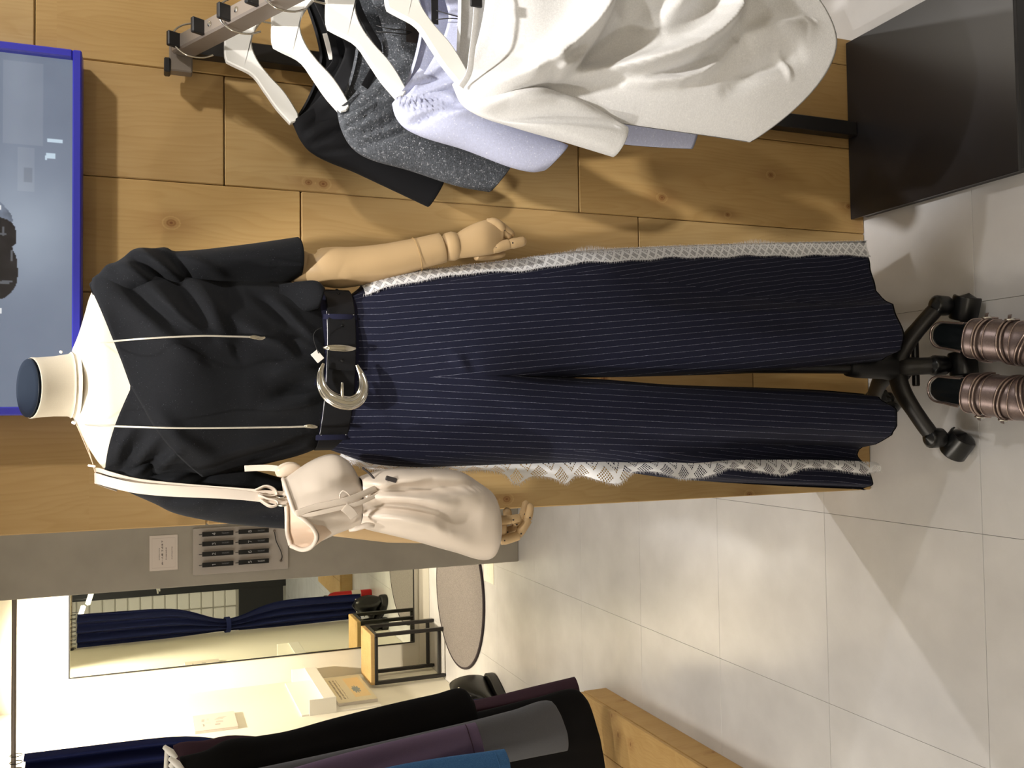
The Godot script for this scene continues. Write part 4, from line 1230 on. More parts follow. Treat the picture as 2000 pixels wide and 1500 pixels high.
# ---------- mannequin ----------
func mannequin() -> void:
	var t := thing("mannequin", "headless half-body mannequin with jointed wooden arms on a black wheeled stand", "mannequin", Vector3(0.07, 0, 0.2))
	# torso
	var er := [Vector2(0.1065, 1.6011), Vector2(0.1182, 1.5965), Vector2(0.1343, 1.5913), Vector2(0.1564, 1.5854), Vector2(0.1815, 1.5788), Vector2(0.198, 1.5695), Vector2(0.2046, 1.5527), Vector2(0.2064, 1.5083), Vector2(0.2038, 1.4234), Vector2(0.2014, 1.3645), Vector2(0.2006, 1.3038), Vector2(0.196, 1.257), Vector2(0.1853, 1.1929)]
	var el := [Vector2(0.0036, 1.5969), Vector2(-0.0109, 1.591), Vector2(-0.0284, 1.5837), Vector2(-0.0431, 1.5757), Vector2(-0.0579, 1.5664), Vector2(-0.0684, 1.557), Vector2(-0.0706, 1.5355), Vector2(-0.0636, 1.4806), Vector2(-0.0508, 1.4094), Vector2(-0.0432, 1.3505), Vector2(-0.0397, 1.3051), Vector2(-0.0361, 1.2585), Vector2(-0.0424, 1.1947)]
	var dz := [Vector2(0, 0.045), Vector2(0.12, 0.06), Vector2(0.22, 0.085), Vector2(0.45, 0.098), Vector2(0.7, 0.075), Vector2(1, 0.07)]
	var dzb := [Vector2(0, 0.05), Vector2(0.2, 0.065), Vector2(1, 0.07)]
	obj("torso", MB.new().grid(close_end(close_end(pillow(el, er, 0.185, dz, dzb, 70, 40, [], 0.46), true)), true), M.body, t)
	# neck, leaning forward
	var rows := []
	var base := Vector3(0.0546, 1.5951, 0.2)
	var top := Vector3(0.0486, 1.6506, 0.232)
	var st := [[0.0, 0.0505, 12.0], [0.08, 0.046, 12.0], [0.16, 0.0445, 13.0], [0.2, 0.0435, 13.0], [0.5, 0.0415, 18.0], [0.85, 0.041, 24.0], [0.97, 0.0415, 25.5], [1.0, 0.0405, 26.0]]
	for s: Array in st:
		var c: Vector3 = base.lerp(top, s[0])
		var row := PackedVector3Array()
		for k in 40:
			var a := -TAU * k / 40
			row.append(c + Vector3(cos(a) * s[1], 0, sin(a) * s[1] * 1.02).rotated(Vector3.RIGHT, deg_to_rad(s[2])))
		rows.append(row)
	rows.reverse()
	var nk := obj("neck", MB.new().grid(rows, true), M.body, t)
	var cap := []
	var cn := Vector3.UP.rotated(Vector3.RIGHT, deg_to_rad(26.0))
	for s: Array in [[-0.004, 0.0385], [0.002, 0.0398], [0.0035, 0.039], [0.0038, 0.03], [0.004, 0.0]]:
		var row := PackedVector3Array()
		for k in 40:
			var a := -TAU * k / 40
			row.append(top + cn * s[0] + Vector3(cos(a) * s[1], 0, sin(a) * s[1]).rotated(Vector3.RIGHT, deg_to_rad(26.0)))
		cap.append(row)
	cap.reverse()
	obj("neck_cap", MB.new().grid(cap, true), M.cap, t)
	var seam := []
	for k in 41:
		var a := TAU * k / 40
		seam.append(base.lerp(top, 0.13) + Vector3(cos(a) * 0.0457, 0, sin(a) * 0.0468).rotated(Vector3.RIGHT, deg_to_rad(12.5)))
	obj("seam", MB.new().tube(seam, 0.0007, 6, 1.0, Vector3.UP, false), M.body, nk)
	# right arm (as the viewer sees it)
	var arm := obj("upper_arm", MB.new().tube([Vector3(0.223, 1.4734, 0.19), Vector3(0.229, 1.4088, 0.19), Vector3(0.2355, 1.3196, 0.195), Vector3(0.2359, 1.2772, 0.2), Vector3(0.2373, 1.2647, 0.2)], [0.02, 0.024, 0.024, 0.024, 0.018], 24), M.pale_wood, t)
	var fa := obj("forearm", MB.new().tube(spline([Vector3(0.2467, 1.281, 0.205), Vector3(0.237, 1.2702, 0.205), Vector3(0.2354, 1.2441, 0.208), Vector3(0.2362, 1.2131, 0.212), Vector3(0.2443, 1.1665, 0.22), Vector3(0.2588, 1.1091, 0.228), Vector3(0.2706, 1.067, 0.234)], 30), [0.013, 0.019, 0.0235, 0.0265, 0.029, 0.0305, 0.0315, 0.032, 0.032, 0.0315, 0.031, 0.0305, 0.03, 0.0295, 0.029, 0.0285, 0.028, 0.0275, 0.027, 0.0268, 0.0265, 0.0262, 0.0258, 0.0255, 0.0252, 0.025, 0.0248, 0.0246, 0.0243, 0.024], 28), M.pale_wood, t)
	obj("groove", MB.new().tube(ring_at(Vector3(0.2588, 1.1076, 0.2285), Vector3(0.2706, 1.067, 0.234), 0.0269), 0.0005, 6, 1.0, Vector3.UP, false), M.wood1, fa)
	obj("wrist_ball", MB.new().tube([Vector3(0.2707, 1.0653, 0.234), Vector3(0.2716, 1.0605, 0.235), Vector3(0.2736, 1.0505, 0.236), Vector3(0.2747, 1.0431, 0.237)], [0.017, 0.022, 0.0235, 0.021], 24), M.pale_wood, t)
	hand_right(t)
	# left arm, mostly under the sleeve and behind the bag
	obj("upper_arm", MB.new().tube([Vector3(-0.0939, 1.4735, 0.185), Vector3(-0.1083, 1.409, 0.18), Vector3(-0.1232, 1.3347, 0.18), Vector3(-0.1374, 1.2895, 0.185)], [0.02, 0.024, 0.024, 0.024], 20), M.pale_wood, t)
	obj("forearm", MB.new().tube([Vector3(-0.1372, 1.2934, 0.185), Vector3(-0.1503, 1.2435, 0.19), Vector3(-0.1672, 1.1491, 0.2), Vector3(-0.1801, 1.0357, 0.215)], [0.024, 0.028, 0.027, 0.022], 24), M.pale_wood, t)
	obj("wrist_ball", MB.new().tube([Vector3(-0.1799, 1.04, 0.215), Vector3(-0.1812, 1.0291, 0.216), Vector3(-0.1824, 1.0208, 0.217)], [0.018, 0.021, 0.018], 20), M.pale_wood, t)
	hand_left(t)
	# pole, star base, castors
	var hub := Vector3(0.088, 0.095, 0.2)
	obj("pole", MB.new().tube([Vector3(0.088, 1.2, 0.195), Vector3(0.088, 0.14, 0.2)], 0.0125, 16), M.black_metal, t)
	obj("pole_collar", MB.new().tube([Vector3(0.088, 0.235, 0.2), Vector3(0.088, 0.215, 0.2), Vector3(0.088, 0.15, 0.2), Vector3(0.088, 0.1, 0.2)], [0.018, 0.021, 0.023, 0.03], 20), M.black, t)
	obj("foot_bar", MB.new().box(Vector3(0.095, 0.09, 0.226), Vector3(0.09, 0.012, 0.012), 0.002), M.black_metal, t)
	var ends := [Vector3(0.205, 0, 0.272), Vector3(0.089, 0, 0.262), Vector3(-0.052, 0, 0.248), Vector3(0.025, 0, 0.09), Vector3(0.15, 0, 0.075)]
	for i in 5:
		var q: Vector3 = ends[i]
		var leg := obj("leg", MB.new().tube(spline([hub + Vector3(0, 0.02, 0), hub.lerp(Vector3(q.x, hub.y, q.z), 0.3) + Vector3(0, 0.022, 0), hub.lerp(Vector3(q.x, hub.y, q.z), 0.7) + Vector3(0, 0.0, 0), Vector3(q.x, 0.072, q.z)], 16), [0.021, 0.021, 0.0205, 0.02, 0.0195, 0.019, 0.0185, 0.018, 0.0175, 0.017, 0.017, 0.017, 0.017, 0.017, 0.0165, 0.016], 14, 0.75, Vector3.UP), M.black_metal, t)
		obj("leg_socket", MB.new().tube([Vector3(q.x, 0.085, q.z), Vector3(q.x, 0.08, q.z), Vector3(q.x, 0.055, q.z), Vector3(q.x, 0.048, q.z)], [0.015, 0.02, 0.0195, 0.015], 18), M.plastic_black, leg)
		castor(Vector3(q.x, 0, q.z), [Vector3(-0.3, 0, 1.0), Vector3(0.1, 0, 1.0), Vector3(-0.8, 0, 0.9), Vector3(-0.5, 0, -0.8), Vector3(0.7, 0, -0.6)][i], t)

func ring_at(c: Vector3, toward: Vector3, r: float) -> Array:
	var d := (toward - c).normalized()
	var x := d.cross(Vector3.BACK if absf(d.z) < 0.8 else Vector3.UP).normalized()
	var y := d.cross(x)
	var p := []
	for k in 33:
		p.append(c + (x * cos(TAU * k / 32) + y * sin(TAU * k / 32)) * r)
	return p

func castor(q: Vector3, trail: Vector3, t: Node3D) -> void:
	var d := trail.normalized()
	var w := Vector3.UP.cross(d)
	var c := q + d * 0.02 + Vector3(0, 0.024, 0)
	var k := obj("castor", MB.new().tube([q + Vector3(0, 0.05, 0), q + Vector3(0, 0.036, 0), q + d * 0.008 + Vector3(0, 0.03, 0)], [0.009, 0.01, 0.008], 14), M.plastic_black, t)
	for s: float in [-1.0, 1.0]:
		obj("wheel", MB.new().tube([c + w * s * 0.0055, c + w * s * 0.009, c + w * s * 0.018, c + w * s * 0.0205], [0.0215, 0.0238, 0.0238, 0.019], 26), M.plastic_black, k)
	# hood over the wheels
	var rows := []
	for i in 13:
		var a := lerpf(-0.25, PI * 0.93, i / 12.0)
		var row := PackedVector3Array()
		for j: Array in [[-0.0235, 0.0225], [-0.0235, 0.0262], [-0.021, 0.0275], [0.0, 0.028], [0.021, 0.0275], [0.0235, 0.0262], [0.0235, 0.0225]]:
			row.append(c + w * j[0] + (d * cos(a) + Vector3.UP * sin(a)) * j[1])
		rows.append(row)
	obj("hood", MB.new().grid(rows), M.plastic_black, k)

func finger(t: Node3D, parts: Array, m: Material) -> void:
	# jointed wooden finger: list of [path, radii]; pins between the pieces
	for p: Array in parts:
		var f := obj("finger", MB.new().tube(spline(p[0], 10), p[1], 16), m, t)
		var c: Vector3 = p[0][0].lerp(p[0][p[0].size() - 1], 0.12)
		obj("joint_pin", MB.new().tube([c + Vector3(0, 0, 0.0066), c + Vector3(0, 0, 0.0085)], 0.0013, 8), M.dark_print, f)

func radii(a: float, b: float, tip := true) -> Array:
	var r := []
	for i in 10:
		var s := i / 9.0
		var v := lerpf(a, b, s)
		if s < 0.12:
			v *= 0.9
		if tip and s > 0.8:
			v *= sqrt(1.0 - pow((s - 0.8) / 0.25, 2))
		r.append(v)
	return r

func hand_right(t: Node3D) -> void:
	var z := 0.245
	var e0 := [Vector2(0.2909, 1.0489), Vector2(0.3007, 1.0351), Vector2(0.312, 1.0134), Vector2(0.3184, 0.9906), Vector2(0.3184, 0.9783), Vector2(0.3107, 0.9687)]
	var e1 := [Vector2(0.2533, 1.0485), Vector2(0.2551, 1.0297), Vector2(0.2578, 1.0098), Vector2(0.2611, 0.9923), Vector2(0.265, 0.9808), Vector2(0.2788, 0.9718)]
	var h := obj("hand", MB.new().grid(close_end(close_end(pillow(e1, e0, [Vector2(0, 0.24), Vector2(0.6, 0.248), Vector2(1, 0.246)], [Vector2(0, 0.016), Vector2(0.5, 0.018), Vector2(1, 0.011)], [Vector2(0, 0.016), Vector2(1, 0.01)], 24, 18), true)), true), M.pale_wood, t)
	# knuckle block with three fingers folded under
	obj("knuckles", MB.new().tube(spline([Vector3(0.3113, 0.9961, 0.25), Vector3(0.3114, 0.9849, 0.253), Vector3(0.3054, 0.9745, 0.253), Vector3(0.3, 0.9709, 0.248)], 10), radii(0.0085, 0.0085), 16), M.pale_wood, h)
	for k in 3:
		var dx := -0.0155 * k
		finger(h, [[[(Vector3(0.3087, 0.9776, 0.252)) + Vector3(0.002, 0, dx), (Vector3(0.3039, 0.968, 0.25)) + Vector3(0.001, 0, dx), (Vector3(0.2943, 0.9502, 0.245)) + Vector3(0, 0, dx)], radii(0.0072, 0.0068)]], M.pale_wood)
	finger(h, [[[(Vector3(0.3012, 0.9716, 0.25)), (Vector3(0.2938, 0.9621, 0.248)), (Vector3(0.2919, 0.9555, 0.247))], radii(0.0068, 0.0065)]], M.pale_wood)
	# long straight finger along the lower side
	finger(h, [[[(Vector3(0.2704, 0.9879, 0.25)), (Vector3(0.2749, 0.9745, 0.252)), (Vector3(0.2788, 0.9616, 0.253))], radii(0.0093, 0.0085, false)], [[(Vector3(0.2788, 0.9607, 0.253)), (Vector3(0.2819, 0.9469, 0.254)), (Vector3(0.2861, 0.9325, 0.254))], radii(0.0087, 0.0078)]], M.pale_wood)
	obj("thumb", MB.new().tube(spline([Vector3(0.2602, 1.0106, 0.235), Vector3(0.2635, 0.9806, 0.225), Vector3(0.268, 0.9581, 0.225)], 10), radii(0.008, 0.0065), 14), M.pale_wood, h)

func hand_left(t: Node3D) -> void:
	var e0 := [Vector2(-0.1672, 1.0242), Vector2(-0.1632, 1.0067), Vector2(-0.1608, 0.9892), Vector2(-0.1601, 0.9715), Vector2(-0.1623, 0.9617)]
	var e1 := [Vector2(-0.1998, 1.0246), Vector2(-0.2033, 1.0073), Vector2(-0.2053, 0.9898), Vector2(-0.2054, 0.9748), Vector2(-0.2036, 0.9641)]
	var h := obj("hand", MB.new().grid(close_end(close_end(pillow(e1, e0, 0.218, 0.014, 0.012, 24, 18), true)), true), M.pale_wood, t)
	finger(h, [[[Vector3(-0.1661, 0.991, 0.232), Vector3(-0.1651, 0.9732, 0.236), Vector3(-0.165, 0.959, 0.236)], radii(0.0078, 0.0074, false)], [[Vector3(-0.1651, 0.9581, 0.236), Vector3(-0.1638, 0.9501, 0.236), Vector3(-0.1629, 0.9413, 0.234)], radii(0.0074, 0.0066)]], M.pale_wood)
	finger(h, [[[Vector3(-0.1985, 0.9731, 0.23), Vector3(-0.1958, 0.9597, 0.232), Vector3(-0.1919, 0.9436, 0.232)], radii(0.0082, 0.0078, false)], [[Vector3(-0.191, 0.9436, 0.232), Vector3(-0.1792, 0.9344, 0.232), Vector3(-0.1682, 0.9253, 0.23)], radii(0.0078, 0.0072, false)], [[Vector3(-0.1666, 0.9253, 0.23), Vector3(-0.1551, 0.9224, 0.23), Vector3(-0.1418, 0.9204, 0.23)], radii(0.0072, 0.006)]], M.pale_wood)
	finger(h, [[[Vector3(-0.1759, 0.9474, 0.224), Vector3(-0.1684, 0.9374, 0.222), Vector3(-0.1623, 0.9302, 0.22)], radii(0.0076, 0.0072, false)], [[Vector3(-0.1614, 0.9302, 0.22), Vector3(-0.1507, 0.9264, 0.22), Vector3(-0.1383, 0.9235, 0.22)], radii(0.0072, 0.006)]], M.pale_wood)
	finger(h, [[[Vector3(-0.1882, 0.9599, 0.212), Vector3(-0.1842, 0.9456, 0.21), Vector3(-0.1781, 0.9346, 0.21)], radii(0.0076, 0.007)]], M.pale_wood)
	obj("thumb", MB.new().tube(spline([Vector3(-0.1744, 0.9507, 0.205), Vector3(-0.1632, 0.9486, 0.2), Vector3(-0.1504, 0.9511, 0.2)], 10), radii(0.0082, 0.007), 14), M.pale_wood, h)

# ---------- black wrap top ----------
var top_l: Array
var top_r: Array
var top_folds: Array
const TOP_DZ := [Vector2(0, 0.06), Vector2(0.1, 0.085), Vector2(0.35, 0.112), Vector2(0.6, 0.098), Vector2(0.85, 0.09), Vector2(0.95, 0.086), Vector2(1, 0.076)]

func top_pt(q: float, y: float, off: float, back := false) -> Vector3:
	var xl := x_at(top_l, y) - off * 0.4
	var xr := x_at(top_r, y) + off * 0.4
	var x := (xl + xr) / 2 + q * (xr - xl) / 2
	var s := clampf((1.585 - y) / 0.35, 0.0, 1.0)
	var d := tab(TOP_DZ, s) + off
	var k := pow(maxf(1 - q * q, 0.0), 0.47)
	if back:
		return Vector3(x, y, 0.185 - (0.075 + off) * k)
	return Vector3(x, y, 0.187 + d * k + fold(Vector2(x, y), top_folds) * (1.0 - pow(absf(q), 8)))

func wrap_top() -> void:
	top_r = spline([Vector2(0.196, 1.5815), Vector2(0.206, 1.5722), Vector2(0.2131, 1.5595), Vector2(0.2186, 1.5358), Vector2(0.2205, 1.4944), Vector2(0.2154, 1.4378), Vector2(0.2114, 1.3868), Vector2(0.2107, 1.3267), Vector2(0.2091, 1.2883), Vector2(0.202, 1.268), Vector2(0.1928, 1.2554)], 60)
	top_l = spline([Vector2(-0.074, 1.5624), Vector2(-0.0802, 1.5523), Vector2(-0.0825, 1.5321), Vector2(-0.0854, 1.4945), Vector2(-0.0858, 1.4454), Vector2(-0.0796, 1.4095), Vector2(-0.0702, 1.3729), Vector2(-0.0608, 1.328), Vector2(-0.0526, 1.2897), Vector2(-0.0468, 1.2711), Vector2(-0.0409, 1.257)], 60)
	top_folds = [
		[[Vector2(0.197, 1.5558), Vector2(0.1634, 1.5271), Vector2(0.1224, 1.4883), Vector2(0.0878, 1.4419)], 0.01, 0.016, 0.012], [[Vector2(0.1946, 1.5304), Vector2(0.1572, 1.5013), Vector2(0.13, 1.4652)], 0.009, 0.007, -0.009],
		[[Vector2(0.2093, 1.5143), Vector2(0.1752, 1.4882), Vector2(0.1442, 1.4618), Vector2(0.1236, 1.4283)], 0.012, 0.008, 0.013], [[Vector2(0.2148, 1.4717), Vector2(0.1871, 1.4551), Vector2(0.1449, 1.435), Vector2(0.1238, 1.4215)], 0.01, 0.014, -0.015],
		[[Vector2(0.2092, 1.4383), Vector2(0.1775, 1.4248), Vector2(0.1455, 1.4146), Vector2(0.117, 1.401)], 0.014, 0.03, 0.014], [[Vector2(0.1601, 1.4078), Vector2(0.118, 1.3451), Vector2(0.0968, 1.2875)], 0.016, 0.01, 0.009],
		[[Vector2(0.1835, 1.359), Vector2(0.1481, 1.3163), Vector2(0.1193, 1.2756)], 0.012, 0.008, -0.01], [[Vector2(0.1735, 1.3305), Vector2(0.1411, 1.3018), Vector2(0.1178, 1.2741)], 0.01, 0.007, 0.014], [[Vector2(0.1185, 1.3164), Vector2(0.0967, 1.2948), Vector2(0.0895, 1.2743)], 0.009, 0.009, -0.009],
		[[Vector2(0.0669, 1.3382), Vector2(0.0744, 1.3058), Vector2(0.0805, 1.2758)], 0.012, 0.01, 0.011], [[Vector2(0.0376, 1.3312), Vector2(0.0486, 1.3024), Vector2(0.056, 1.276)], 0.009, 0.009, -0.009], [[Vector2(0.0158, 1.3455), Vector2(0.0228, 1.3025), Vector2(0.03, 1.2762)], 0.01, 0.01, 0.01],
		[[Vector2(0.0174, 1.4948), Vector2(-0.0252, 1.462), Vector2(-0.0547, 1.4151)], 0.012, 0.016, 0.009], [[Vector2(-0.0578, 1.4287), Vector2(-0.0416, 1.3738), Vector2(-0.0215, 1.2955)], 0.009, 0.008, 0.009], [[Vector2(-0.0587, 1.4015), Vector2(-0.0459, 1.3458), Vector2(-0.035, 1.2883)], 0.008, 0.008, -0.008],
		[[Vector2(-0.0542, 1.5447), Vector2(-0.0304, 1.5365), Vector2(-0.0066, 1.5193)], 0.007, 0.006, 0.009], [[Vector2(-0.0681, 1.5365), Vector2(-0.041, 1.5238), Vector2(-0.0173, 1.5045)], 0.006, 0.006, -0.008], [[Vector2(-0.0754, 1.5269), Vector2(-0.0449, 1.509), Vector2(-0.0211, 1.4883)], 0.007, 0.006, 0.01],
		[[Vector2(-0.076, 1.511), Vector2(-0.0523, 1.4948), Vector2(-0.0333, 1.4752)], 0.006, 0.006, -0.009], [[Vector2(-0.0786, 1.4948), Vector2(-0.0562, 1.4785), Vector2(-0.0428, 1.4607)], 0.007, 0.006, 0.01], [[Vector2(0.0874, 1.4817), Vector2(0.0451, 1.4149), Vector2(0.045, 1.3454)], 0.04, 0.04, 0.006]]
	var t := thing("wrap_blouse", "black off-shoulder wrap top with short wide sleeves on the mannequin", "top", Vector3(0.07, 1.24, 0.19))
	var nr := spline([Vector2(0.1859, 1.5755), Vector2(0.1628, 1.5654), Vector2(0.1216, 1.5495), Vector2(0.0816, 1.5348), Vector2(0.0476, 1.5233)], 30)
	var nl := spline([Vector2(0.0476, 1.5233), Vector2(0.0282, 1.5316), Vector2(0.0006, 1.5424), Vector2(-0.0288, 1.5512), Vector2(-0.054, 1.5562), Vector2(-0.0711, 1.5581)], 30)
	var edge := nr.duplicate()
	edge.append_array(nl.slice(1))
	var hem_y := (Vector2(0.0564, 1.2624)).y
	# under layer: all round
	var nt := 80
	var ns := 60
	var rows := []
	for i in ns:
		var s := i / float(ns - 1)
		var row := PackedVector3Array()
		for j in nt * 2:
			var bk := j > nt
			var q := -cos(PI * j / nt) if not bk else cos(PI * (j - nt) / nt)
			var yt := 1.555 + 0.012 * q
			if not bk:
				for it in 5:
					yt = y_at(edge, top_pt(q, yt, 0.0).x)
			row.append(top_pt(q, lerpf(yt, hem_y, s), 0.0, bk))
		rows.append(row)
	rows.push_front(rim(rows[0], rows[1]))
	var under := obj("under_wrap", MB.new().grid(rows, true), M.top, t)
	# outer layer: crosses from the right shoulder to the left side
	var oe := nr.duplicate()
	oe.append_array(spline([Vector2(0.0472, 1.5231), Vector2(0.0244, 1.5103), Vector2(-0.0049, 1.4948), Vector2(-0.0432, 1.4655), Vector2(-0.0736, 1.4343), Vector2(-0.0884, 1.4155)], 30).slice(1))
	var orow := []
	for i in ns:
		var s := i / float(ns - 1)
		var row := PackedVector3Array()
		for j in nt + 1:
			var q := -cos(PI * j / nt)
			var yt := 1.5
			for it in 8:
				yt = lerpf(yt, y_at(oe, top_pt(q, yt, 0.006).x), 0.8)
			row.append(top_pt(q, lerpf(yt, hem_y, s), lerpf(0.011, 0.004, s)))
		orow.append(row)
	var r0: PackedVector3Array = orow[0]
	var roll := PackedVector3Array()
	for p in r0:
		roll.append(p + Vector3(0, -0.003, -0.01))
	orow.push_front(roll)
	obj("outer_wrap", MB.new().grid(orow), M.top, t)
	# tucked flap at the right of the waist
	obj("waist_flap", MB.new().grid(close_end(pillow([Vector2(0.1369, 1.3257), Vector2(0.1529, 1.2959), Vector2(0.1644, 1.2687)], [Vector2(0.2008, 1.3217), Vector2(0.2058, 1.2918), Vector2(0.2053, 1.2684), Vector2(0.1956, 1.2585)], [Vector2(0, 0.24), Vector2(1, 0.262)], [Vector2(0, 0.008), Vector2(1, 0.014)], 0.012, 20, 16)), true), M.top, under)
	# sleeves
	obj("sleeve", MB.new().grid(hem(pillow([Vector2(0.1729, 1.5722), Vector2(0.1637, 1.5358), Vector2(0.1677, 1.5014), Vector2(0.1826, 1.4593), Vector2(0.1931, 1.4234), Vector2(0.199, 1.3868), Vector2(0.2042, 1.3344), Vector2(0.2101, 1.3037), Vector2(0.2172, 1.2851)], [Vector2(0.1976, 1.5795), Vector2(0.2144, 1.5656), Vector2(0.2259, 1.5562), Vector2(0.2293, 1.5453), Vector2(0.2389, 1.5331), Vector2(0.2483, 1.5235), Vector2(0.2518, 1.5139), Vector2(0.2521, 1.4944), Vector2(0.2545, 1.4776), Vector2(0.2497, 1.4691), Vector2(0.2506, 1.4521), Vector2(0.261, 1.3866), Vector2(0.2806, 1.2902)], 0.195, [Vector2(0, 0.03), Vector2(0.2, 0.062), Vector2(0.5, 0.058), Vector2(1, 0.055)], [Vector2(0, 0.03), Vector2(0.3, 0.06), Vector2(1, 0.06)], 56, 30, [[[Vector2(0.2268, 1.5431), Vector2(0.2074, 1.5203), Vector2(0.1794, 1.4877)], 0.01, 0.007, 0.012], [[Vector2(0.2326, 1.5284), Vector2(0.2119, 1.5014), Vector2(0.1911, 1.4705)], 0.008, 0.006, -0.012], [[Vector2(0.2444, 1.5136), Vector2(0.222, 1.4911), Vector2(0.1952, 1.4601)], 0.01, 0.007, 0.012], [[Vector2(0.2446, 1.4808), Vector2(0.221, 1.4635), Vector2(0.196, 1.4391)], 0.008, 0.007, -0.012], [[Vector2(0.2398, 1.46), Vector2(0.219, 1.4249), Vector2(0.2052, 1.3964)], 0.009, 0.009, 0.009], [[Vector2(0.2378, 1.4249), Vector2(0.2453, 1.3525), Vector2(0.2482, 1.2947)], 0.02, 0.014, 0.007], [[Vector2(0.2131, 1.3891), Vector2(0.223, 1.3377), Vector2(0.2265, 1.2926)], 0.01, 0.01, -0.006]]), 0.004, 0.05), true), M.top, t)
	obj("sleeve", MB.new().grid(hem(pillow([Vector2(-0.07, 1.5613), Vector2(-0.0872, 1.5505), Vector2(-0.1038, 1.5206), Vector2(-0.1192, 1.491), Vector2(-0.1314, 1.47), Vector2(-0.147, 1.4166), Vector2(-0.1566, 1.3654), Vector2(-0.1656, 1.3027)], [Vector2(-0.0309, 1.5452), Vector2(-0.0392, 1.5083), Vector2(-0.0531, 1.4664), Vector2(-0.0634, 1.4237), Vector2(-0.0681, 1.3946), Vector2(-0.0732, 1.3591), Vector2(-0.0802, 1.3351), Vector2(-0.0907, 1.3031)], 0.185, [Vector2(0, 0.03), Vector2(0.2, 0.06), Vector2(0.5, 0.056), Vector2(1, 0.05)], [Vector2(0, 0.03), Vector2(0.3, 0.055), Vector2(1, 0.055)], 56, 30, [[[Vector2(-0.082, 1.5348), Vector2(-0.058, 1.5014), Vector2(-0.0479, 1.4741)], 0.008, 0.007, 0.009], [[Vector2(-0.0934, 1.5201), Vector2(-0.0693, 1.4878), Vector2(-0.0593, 1.4604)], 0.008, 0.007, -0.01], [[Vector2(-0.1065, 1.5013), Vector2(-0.081, 1.4673), Vector2(-0.0675, 1.4325)], 0.009, 0.007, 0.012], [[Vector2(-0.1168, 1.481), Vector2(-0.0928, 1.4466), Vector2(-0.0791, 1.4185)], 0.008, 0.007, -0.01], [[Vector2(-0.1287, 1.4605), Vector2(-0.1053, 1.4115), Vector2(-0.0885, 1.3684)], 0.012, 0.009, 0.009], [[Vector2(-0.1245, 1.3973), Vector2(-0.1198, 1.3393), Vector2(-0.125, 1.3096)], 0.014, 0.014, 0.008], [[Vector2(-0.1405, 1.3758), Vector2(-0.1349, 1.3393), Vector2(-0.1402, 1.3097)], 0.009, 0.009, -0.008]]), 0.004, 0.05), true), M.top, t)

func rim(a: PackedVector3Array, b: PackedVector3Array) -> PackedVector3Array:
	var r := PackedVector3Array()
	for i in a.size():
		r.append(a[i].lerp(b[i], 0.2) + Vector3(0, 0, -0.003 if a[i].z > 0.187 else 0.003))
	return r

# ---------- pinstripe trousers ----------
const WAIST := Vector3(0.0765, 1.24, 0.2)
const ROWS := 150
var leg_a := [[], []]   # left and right edge of each leg, as seen by the viewer
var leg_b := [[], []]
var hip_l: Array
var hip_r: Array
var leg_folds: Array

func leg_pt(g: int, s: float, t: float, back := false) -> Vector3:
	var f := clampf(s, 0.0, 1.0) * (ROWS - 1)
	var i := mini(int(f), ROWS - 2)
	var a: Vector2 = leg_a[g][i].lerp(leg_a[g][i + 1], f - i)
	var b: Vector2 = leg_b[g][i].lerp(leg_b[g][i + 1], f - i)
	var p := a.lerp(b, t)
	var xl := x_at(hip_l, p.y)
	var xr := x_at(hip_r, p.y)
	var qh := clampf((p.x - (xl + xr) / 2) / ((xr - xl) / 2), -1.0, 1.0)
	var ql := t * 2 - 1
	var w := smoothstep(0.2, 0.42, s)      # from one hip to two legs
	if back:
		var zb := 0.2 - lerpf(0.075, 0.1, smoothstep(0.0, 0.2, s)) * pow(1 - qh * qh, 0.5)
		var zl := 0.19 - 0.062 * pow(maxf(1 - ql * ql, 0.0), 0.5)
		return Vector3(p.x, p.y, lerpf(zb, zl, w))
	var zf := 0.2 + lerpf(0.072, 0.096, smoothstep(0.0, 0.22, s)) * pow(1 - qh * qh, 0.5)
	var zr := 0.195 + 0.082 * pow(maxf(1 - ql * ql, 0.0), 0.5)
	var h: Array
	if g == 1:
		h = [Vector2(0, 0.175), Vector2(0.03, 0.235), Vector2(0.1, 0.282), Vector2(0.2, 0.288), Vector2(0.45, 0.262), Vector2(0.52, 0.232), Vector2(0.6, 0.215), Vector2(0.8, 0.2), Vector2(1, 0.185)]
	else:
		h = [Vector2(0, 0.18), Vector2(0.06, 0.208), Vector2(0.2, 0.2), Vector2(0.36, 0.165), Vector2(0.42, 0.17), Vector2(0.5, 0.23), Vector2(0.58, 0.258), Vector2(0.67, 0.27), Vector2(0.82, 0.27), Vector2(0.96, 0.225), Vector2(1, 0.18)]
	var zh := tab(h, t)
	var z := lerpf(zf, lerpf(zr, zh, smoothstep(0.35, 0.95, s)), w)
	return Vector3(p.x, p.y, z + fold(p, leg_folds) * (1.0 - pow(absf(ql), 8)))

